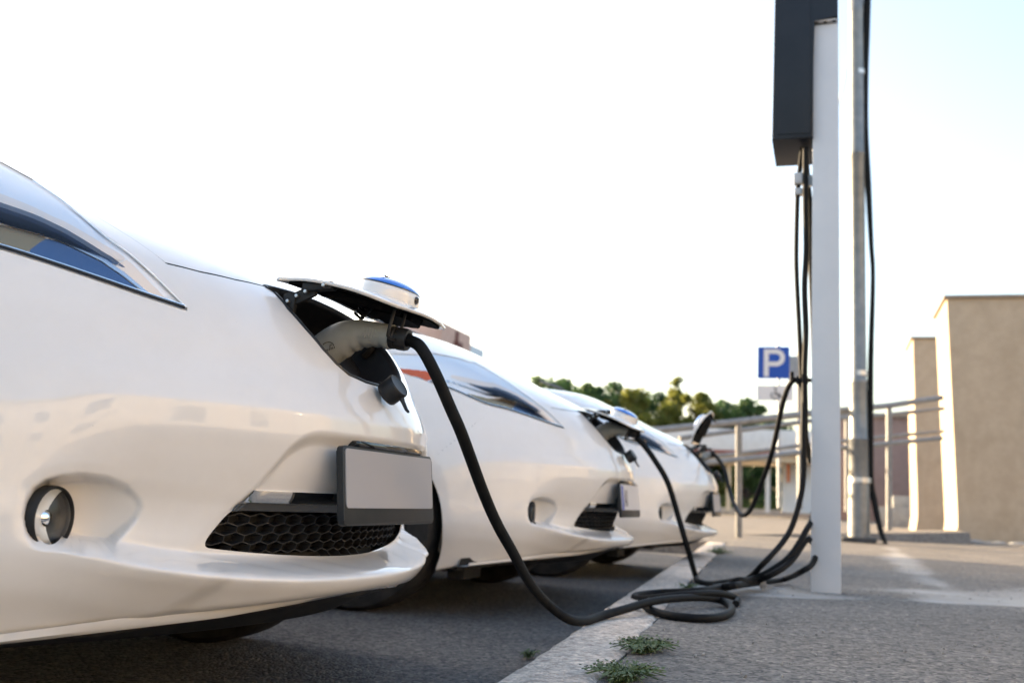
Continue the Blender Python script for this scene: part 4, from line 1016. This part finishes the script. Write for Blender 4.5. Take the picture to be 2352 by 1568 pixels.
# the P: stem plus half ring bowl
P_=MB(); L=lambda x,y:(x*w,y*h)
t=.095
P_.prism([L(-.30,-.44),L(-.30+.15,-.44),L(-.15,.42),L(-.30,.42)],.0125,.0155,pm)
cx_,cy_=.08*w,.155*h; ro,ri=.265*h,.125*h; arc=[]
n=18
out=[(-.16*w,cy_+ro)]+[(cx_+ro*math.cos(PI/2-PI*k/n),cy_+ro*math.sin(PI/2-PI*k/n)) for k in range(n+1)]+[(-.16*w,cy_-ro)]
inn=[(-.16*w,cy_+ri)]+[(cx_+ri*math.cos(PI/2-PI*k/n),cy_+ri*math.sin(PI/2-PI*k/n)) for k in range(n+1)]+[(-.16*w,cy_-ri)]
vs=[pm@Vector((x,y,.0155)) for x,y in out+inn]; m_=len(out)
P_.faces(vs,[(i,i+1,m_+i+1,m_+i) for i in range(m_-1)])
P_.build('letter_p',whm,face,smooth=False)
plate,pm2,w2,h2=panel(1739,886,1822,920,.012,whm,'lower_plate',.015)
W_=MB(); s=h2
ring=[(.03*s+.30*s*math.cos(a),-.14*s+.27*s*math.sin(a)) for a in np.linspace(PI*.75,PI*2.25,22)]
vs=[pm2@Vector((x,y,.0150)) for x,y in ring]+[pm2@Vector((.03*s+(x-.03*s)*.72,-.14*s+(y+.14*s)*.70,.0150)) for x,y in ring]; m_=len(ring)
W_.faces(vs,[(i,i+1,m_+i+1,m_+i) for i in range(m_-1)])
W_.prism([(-.02*s,.16*s),(.10*s,.16*s),(.10*s,-.06*s),(.34*s,-.06*s),(.42*s,-.30*s),(.33*s,-.33*s),(.27*s,-.15*s),(-.02*s,-.15*s)],.0122,.0150,pm2)
W_.prism([(.03*s+.085*s*math.cos(a),.29*s+.085*s*math.sin(a)) for a in np.linspace(0,2*PI,12,endpoint=False)],.0122,.0150,pm2)
W_.build('wheelchair_symbol',blk,plate,smooth=False)
s2=empty('sign_pole',at(1836,1168,24)); tag(s2,'plain grey pole with a grey box and panel, half hidden by the hanging leads','pole'); b=Vector(s2.location)
MB().tube([sp_(1836,1170,24),sp_(1834,808,24)],.05,12).build('shaft',rail_m,s2)
a_=sp_(1828,850,24); MB().box(a_+Vector((-.03,-.1,0)),(.26,.16,.62),bev=.02).build('control_box',varied('grey cabinet',(.22,.23,.24),(.27,.275,.28),8,.5,0,1),s2)
# ---------------------------------------------------------------- canopy building across the square
cn=empty('canopy_building',at(1700,1172,38)); tag(cn,'long pale canopy with thin red trim beyond the handrails, trees behind it','building'); b=Vector(cn.location)
def q_(u,v,Y=38.): return at(u,v,Y)-b
pale=varied('pale fascia panel',(.60,.58,.565),(.68,.66,.64),3,.6,.05); redm=varied('red trim',(.25,.09,.07),(.30,.12,.09),8,.5,0,1); beige=varied('beige soffit',(.55,.46,.34),(.60,.51,.38),4,.8,0,1)
a_=q_(1420,985); c_=q_(1900,985); zt=q_(1700,985).z; zb=q_(1700,1034).z
MB().box(((a_.x+c_.x)/2,2.5,(zt+zb)/2),(c_.x-a_.x,5,zt-zb),bev=.02).build('fascia',pale,cn)
MB().box(((a_.x+c_.x)/2,2.48,zb-.05),(c_.x-a_.x+.03,5.03,.10)).build('trim',redm,cn)
MB().box(((a_.x+c_.x)/2,2.6,zb-.23),(c_.x-a_.x-.05,4.7,.24)).build('soffit_beam',beige,cn)
for u,m in ((1668,beige),(1760,pale),(1520,beige)): 
    p=q_(u,1100); MB().box((p.x,1.0,(zb-.35)/2+.0),(.16,.16,zb-.3),bev=.01).build('column',m,cn)
p=q_(1790,1100); p2=q_(1900,1100)
MB().box(((p.x+p2.x)/2,3.4,(zb-.35)/2),(p2.x-p.x,2.4,zb-.36),bev=.02).build('kiosk_wall',varied('blue white panel',(.55,.60,.66),(.62,.66,.71),2,.5,0,1),cn)
MB().box((q_(1806,1060).x,2.1,1.6),(.10,.08,.9)).build('orange_panel',mat('orange panel',(.55,.16,.05),.5),cn)
# ---------------------------------------------------------------- planting bed
bd=MB(); p=at(1560,1170,46); q=at(1880,1170,46)
bd.box(((p.x+q.x)/2,50,.2),(q.x-p.x+8,8,.42),bev=.03); tag(bd.build('planter',conc_m),'low concrete edged planting bed at the end of the square','planter')
leafm={}
def leaf(name,c1,c2,tr=.35):
    m=mat(name,c1,.55,spec=.3); N,L,b=nodes(m); co=coords(N); n=noise(N,L,1.1,3,.6,co); r=ramp(N,[(.35,c1),(.68,c2)]); L.new(n.outputs['Fac'],r.inputs[0]); L.new(r.outputs[0],b.inputs['Base Color'])
    t=N.new('ShaderNodeBsdfTranslucent'); L.new(r.outputs[0],t.inputs[0]); mx=N.new('ShaderNodeMixShader'); mx.inputs[0].default_value=tr
    o=N['Material Output']; L.new(b.outputs[0],mx.inputs[1]); L.new(t.outputs[0],mx.inputs[2]); L.new(mx.outputs[0],o.inputs[0]); return m
LM=[leaf('dark leaf',(.035,.075,.034),(.070,.125,.045),.45),leaf('mid leaf',(.050,.100,.034),(.100,.155,.045),.45),leaf('yellow green leaf',(.11,.13,.025),(.19,.19,.04),.5)]
bark=varied('bark',(.06,.045,.035),(.11,.085,.065),12,.9,.6,30,.02)
def leafmesh(name,clumps,n,size,m,parent,seed):
    r=np.random.default_rng(seed); V=[];Fs=[]
    per=max(1,n//len(clumps))
    for c,rad in clumps:
        d=r.normal(size=(per,3)); d/=np.linalg.norm(d,axis=1)[:,None]; P=np.array(c)+d*(rad*r.random(per)**.45)[:,None]*np.array([1,1,.8])
        for p in P:
            a=r.normal(size=3); a/=np.linalg.norm(a); t=np.cross(a,[.3,.5,.8]); t/=np.linalg.norm(t)+1e-9; w=np.cross(a,t); s=size*r.uniform(.6,1.4); k=len(V)
            V+=[p-t*s*.5,p+w*s*.32,p+t*s*.5,p-w*s*.32]; Fs.append((k,k+1,k+2,k+3))
    me=bpy.data.meshes.new(name); me.from_pydata([tuple(v) for v in V],[],Fs); me.materials.append(m); return link(bpy.data.objects.new(name,me),parent)
def tree(base,h,w,m,label,seed,n=5200,leafs=.28,spire=False):
    r=random.Random(seed); o=empty('tree',base); tag(o,label,'tree','trees beyond the canopy')
    cl=[];t=MB(); t.tube(spline([(0,0,-.2),(.1*w*r.uniform(-1,1),0,h*.3),(.12*w*r.uniform(-1,1),.1,h*.62),(0,0,h*.85)],5),[.22,.21,.2,.19,.18,.17,.16,.15,.14,.12,.10,.09,.08,.07,.06,.05],8)
    nb=34
    for k in range(nb):
        a=2.4*k+r.random(); zt=h*(.16+.80*(k+.5)/nb); wr=w*(1-.62*((k+.5)/nb)**2.4)*r.uniform(.45,1.35)
        if spire: wr*=.75-.45*k/nb
        c=(wr*math.cos(a)*.75,wr*math.sin(a)*.75,zt+r.uniform(-.2,.3)); cl.append((c,r.uniform(.35,1.0)*w*.25))
        t.tube([(0,0,max(.3,zt-.9)),(c[0]*.55,c[1]*.55,zt-.4),c],[.07,.05,.02],6)
    cl.append(((0,0,h*.93),w*.26)); cl.append(((.1,.2,h*1.0),w*.13))
    t.build('trunk',bark,o); leafmesh('crown',cl,n,leafs,m,o,seed)
    return o
TL=[(1228,878,54,3.0,1,'rounded tree at the left end of the tree line, rising beside the middle car'),(1292,880,56,2.5,0,'dark bushy tree second from the left in the tree line'),(1345,893,52,2.4,1,'yellowish flecked tree above the nose of the middle car'),(1405,888,57,2.8,0,'broad dark green tree behind the farthest car'),(1462,905,52,2.6,2,'yellow green tree over the roof of the farthest car'),(1510,912,58,2.6,0,'shorter dark tree left of the tall thin treetop'),(1553,872,55,1.7,2,'tall thin treetop standing out of the tree line'),(1605,912,53,2.2,2,'bright green tree just right of the tall thin treetop'),(1655,930,56,2.4,0,'low dark green tree above the handrail'),(1712,925,54,2.4,1,'green tree immediately left of the wheelchair plate'),(1768,975,60,2.6,0,'dark tree under the parking sign, seen through the rails')]
for k,(u,v,Y,w,mi,lb) in enumerate(TL):
    p=at(u,v,Y); g=Vector((p.x,p.y,.1)); tree(g,p.z-.1,w*1.35,LM[mi],lb,20+k,6000 if k!=6 else 2200,.24,spire=(k==6))
for k,(u,w,mi,lb) in enumerate([(1655,1.3,1,'clipped green shrub in the planting bed left of the railing post'),(1735,1.5,0,'dark green shrub in the planting bed right of the railing post'),(1800,1.2,1,'light green shrub in the planting bed below the parking sign')]):
    p=at(u,1150,47); sh=empty('shrub',(p.x,47.5,.4)); tag(sh,lb,'shrub','shrubs in the planting bed'); r=random.Random(k)
    MB().tube([(0,0,0),(.05,0,.5)],.05,6).build('stem',bark,sh); leafmesh('foliage',[((r.uniform(-w,w),r.uniform(-.4,.4),r.uniform(.1,.5)),.36) for _ in range(14)],1500,.12,LM[mi],sh,60+k)
gr=MB(); r=random.Random(9)
for k in range(3500):
    x=r.uniform(p.x-9,p.x+4); y=r.uniform(46.3,53); hgt=r.uniform(.1,.35); a=r.random()*6; w=.02; d=Vector((math.cos(a)*.1,math.sin(a)*.1,hgt)); s=Vector((-math.sin(a),math.cos(a),0))*w; q=Vector((x,y,.4)); gr.faces([q-s,q+s,q+d],[(0,1,2)])
tag(gr.build('grass',leaf('grass blade',(.05,.09,.02),(.10,.14,.03)),smooth=False),kind='stuff')
# ---------------------------------------------------------------- brick block far behind the middle car
bk=empty('brick_building',at(1060,1130,85)); bk.location.z=0; tag(bk,'tall brick building with a pink gable rising far behind the middle car','building'); b=Vector(bk.location)
pinkb=plaster('pale pink brick',(.62,.36,.265),(.68,.42,.32)); redb=varied('red brown roof',(.17,.06,.045),(.22,.085,.065),3,.8,.2); paleb=varied('pale wall panel',(.60,.62,.64),(.66,.67,.68),2,.6,0,1)
A=at(1015,738,80); B=at(1082,778,92); 
rr3=ray(1082,778); wl=A.x-b.x; y0=80-b.y; y1=A.x/(rr3[0]/rr3[1])-b.y; H=A.z
MB().box((wl-5,(y0+y1)/2,H/2),(10,y1-y0,H),bev=.03).build('wall',pinkb,bk)
dp=MB(); dp.tube([(wl+.12,y1-4,0),(wl+.12,y1-4,H-.3)],.16,8); dp.build('drainpipe',redb,bk)
MB().box((wl+.10,y1-3.9,H-1.6),(.7,1.2,.7)).build('rainhead',redb,bk)
C_=at(960,768,78); MB().box((wl-6.2,y0-2.2,(C_.z-1.2)/2),(9.5,4.2,C_.z-1.2)).build('wing_wall',redb,bk); MB().box((wl-6.2,y0-2.2,C_.z-.5),(9.7,4.4,1.3)).build('wing_roof',paleb,bk)
D_2=at(1108,798,100); MB().box((at(1095,800,100).x-b.x-3.0,100-b.y-2.4,D_2.z/2),(6.2,9,D_2.z)).build('rear_block',paleb,bk)
wn=MB(); wn.box((wl+.02,y0+3.2,H-3.2),(.06,1.6,1.6)); wn.build('window',MT['tglass'],bk)
# ---------------------------------------------------------------- block that faces the car noses (behind and right of the camera, seen mirrored in the paint)
fb=empty('apartment_building',(14,-12,.1)); tag(fb,'sunlit tan apartment block behind the viewer, facing the car noses','building')
tanb=plaster('sunny tan render',(.31,.27,.225),(.35,.31,.26)); MB().box((4,0,3.4),(8,46,6.8),bev=.03).build('wall',tanb,fb)
MB().box((4,0,6.95),(8.6,46.6,.3)).build('roof_edge',cap_m,fb)
glassd=mat('dark window pane',(.03,.035,.04),.06,spec=.6)
for fl in range(2):
    for k in range(11):
        y=-20+k*4.; w_=MB(); w_.box((-.02,y,1.9+fl*3.0),(.10,1.5,1.5)); wo=w_.build('window',white,fb); w2=MB(); w2.box((-.05,y,1.9+fl*3.0),(.08,1.34,1.34)); w2.build('pane',glassd,wo)
# unseen garage row, added left of the frame to shade the bays
ga=empty('added_garage_row',(-24,3,0)); tag(ga,'unseen garage row added on the left to shade the parking bays','building')
MB().box((0,0,2.6),(8,27,5.2),bev=.05).build('wall',tanb,ga); MB().box((0,0,5.3),(8.5,27.5,.2)).build('roof',cap_m,ga)
for k in range(6): MB().box((4.03,-10.5+4.2*k,1.2),(.06,2.6,2.3),bev=.01).build('added_garage_door',varied('grey steel door',(.22,.23,.24),(.28,.29,.30),4,.5,.1),ga)
# ---------------------------------------------------------------- sky and sun
SUN=Vector((-.91,.36,0)).normalized(); EL=math.radians(13)
w=bpy.data.worlds.new('World'); SC.world=w; w.use_nodes=True
N=w.node_tree.nodes; L=w.node_tree.links; bg=N['Background']; sk=N.new('ShaderNodeTexSky'); sk.sky_type='NISHITA'; sk.sun_disc=False
sk.sun_elevation=EL; sk.sun_rotation=math.atan2(SUN.x,SUN.y); sk.air_density=1.0; sk.dust_density=4.0; sk.ozone_density=1.0
L.new(sk.outputs[0],bg.inputs[0]); bg.inputs[1].default_value=.15
sd=bpy.data.lights.new('sun','SUN'); sd.energy=4.6; sd.angle=math.radians(.5); sd.color=(1,.77,.50)
so=link(bpy.data.objects.new('sun',sd)); so.rotation_euler=Vector((SUN.x*math.cos(EL),SUN.y*math.cos(EL),math.sin(EL))).to_track_quat('Z','Y').to_euler()
SC.view_settings.view_transform='Standard'; SC.view_settings.look='None'; SC.view_settings.gamma=1.0; SC.view_settings.exposure=2.2
SC.cycles.use_denoising=True; SC.cycles.max_bounces=10; SC.cycles.transparent_max_bounces=12
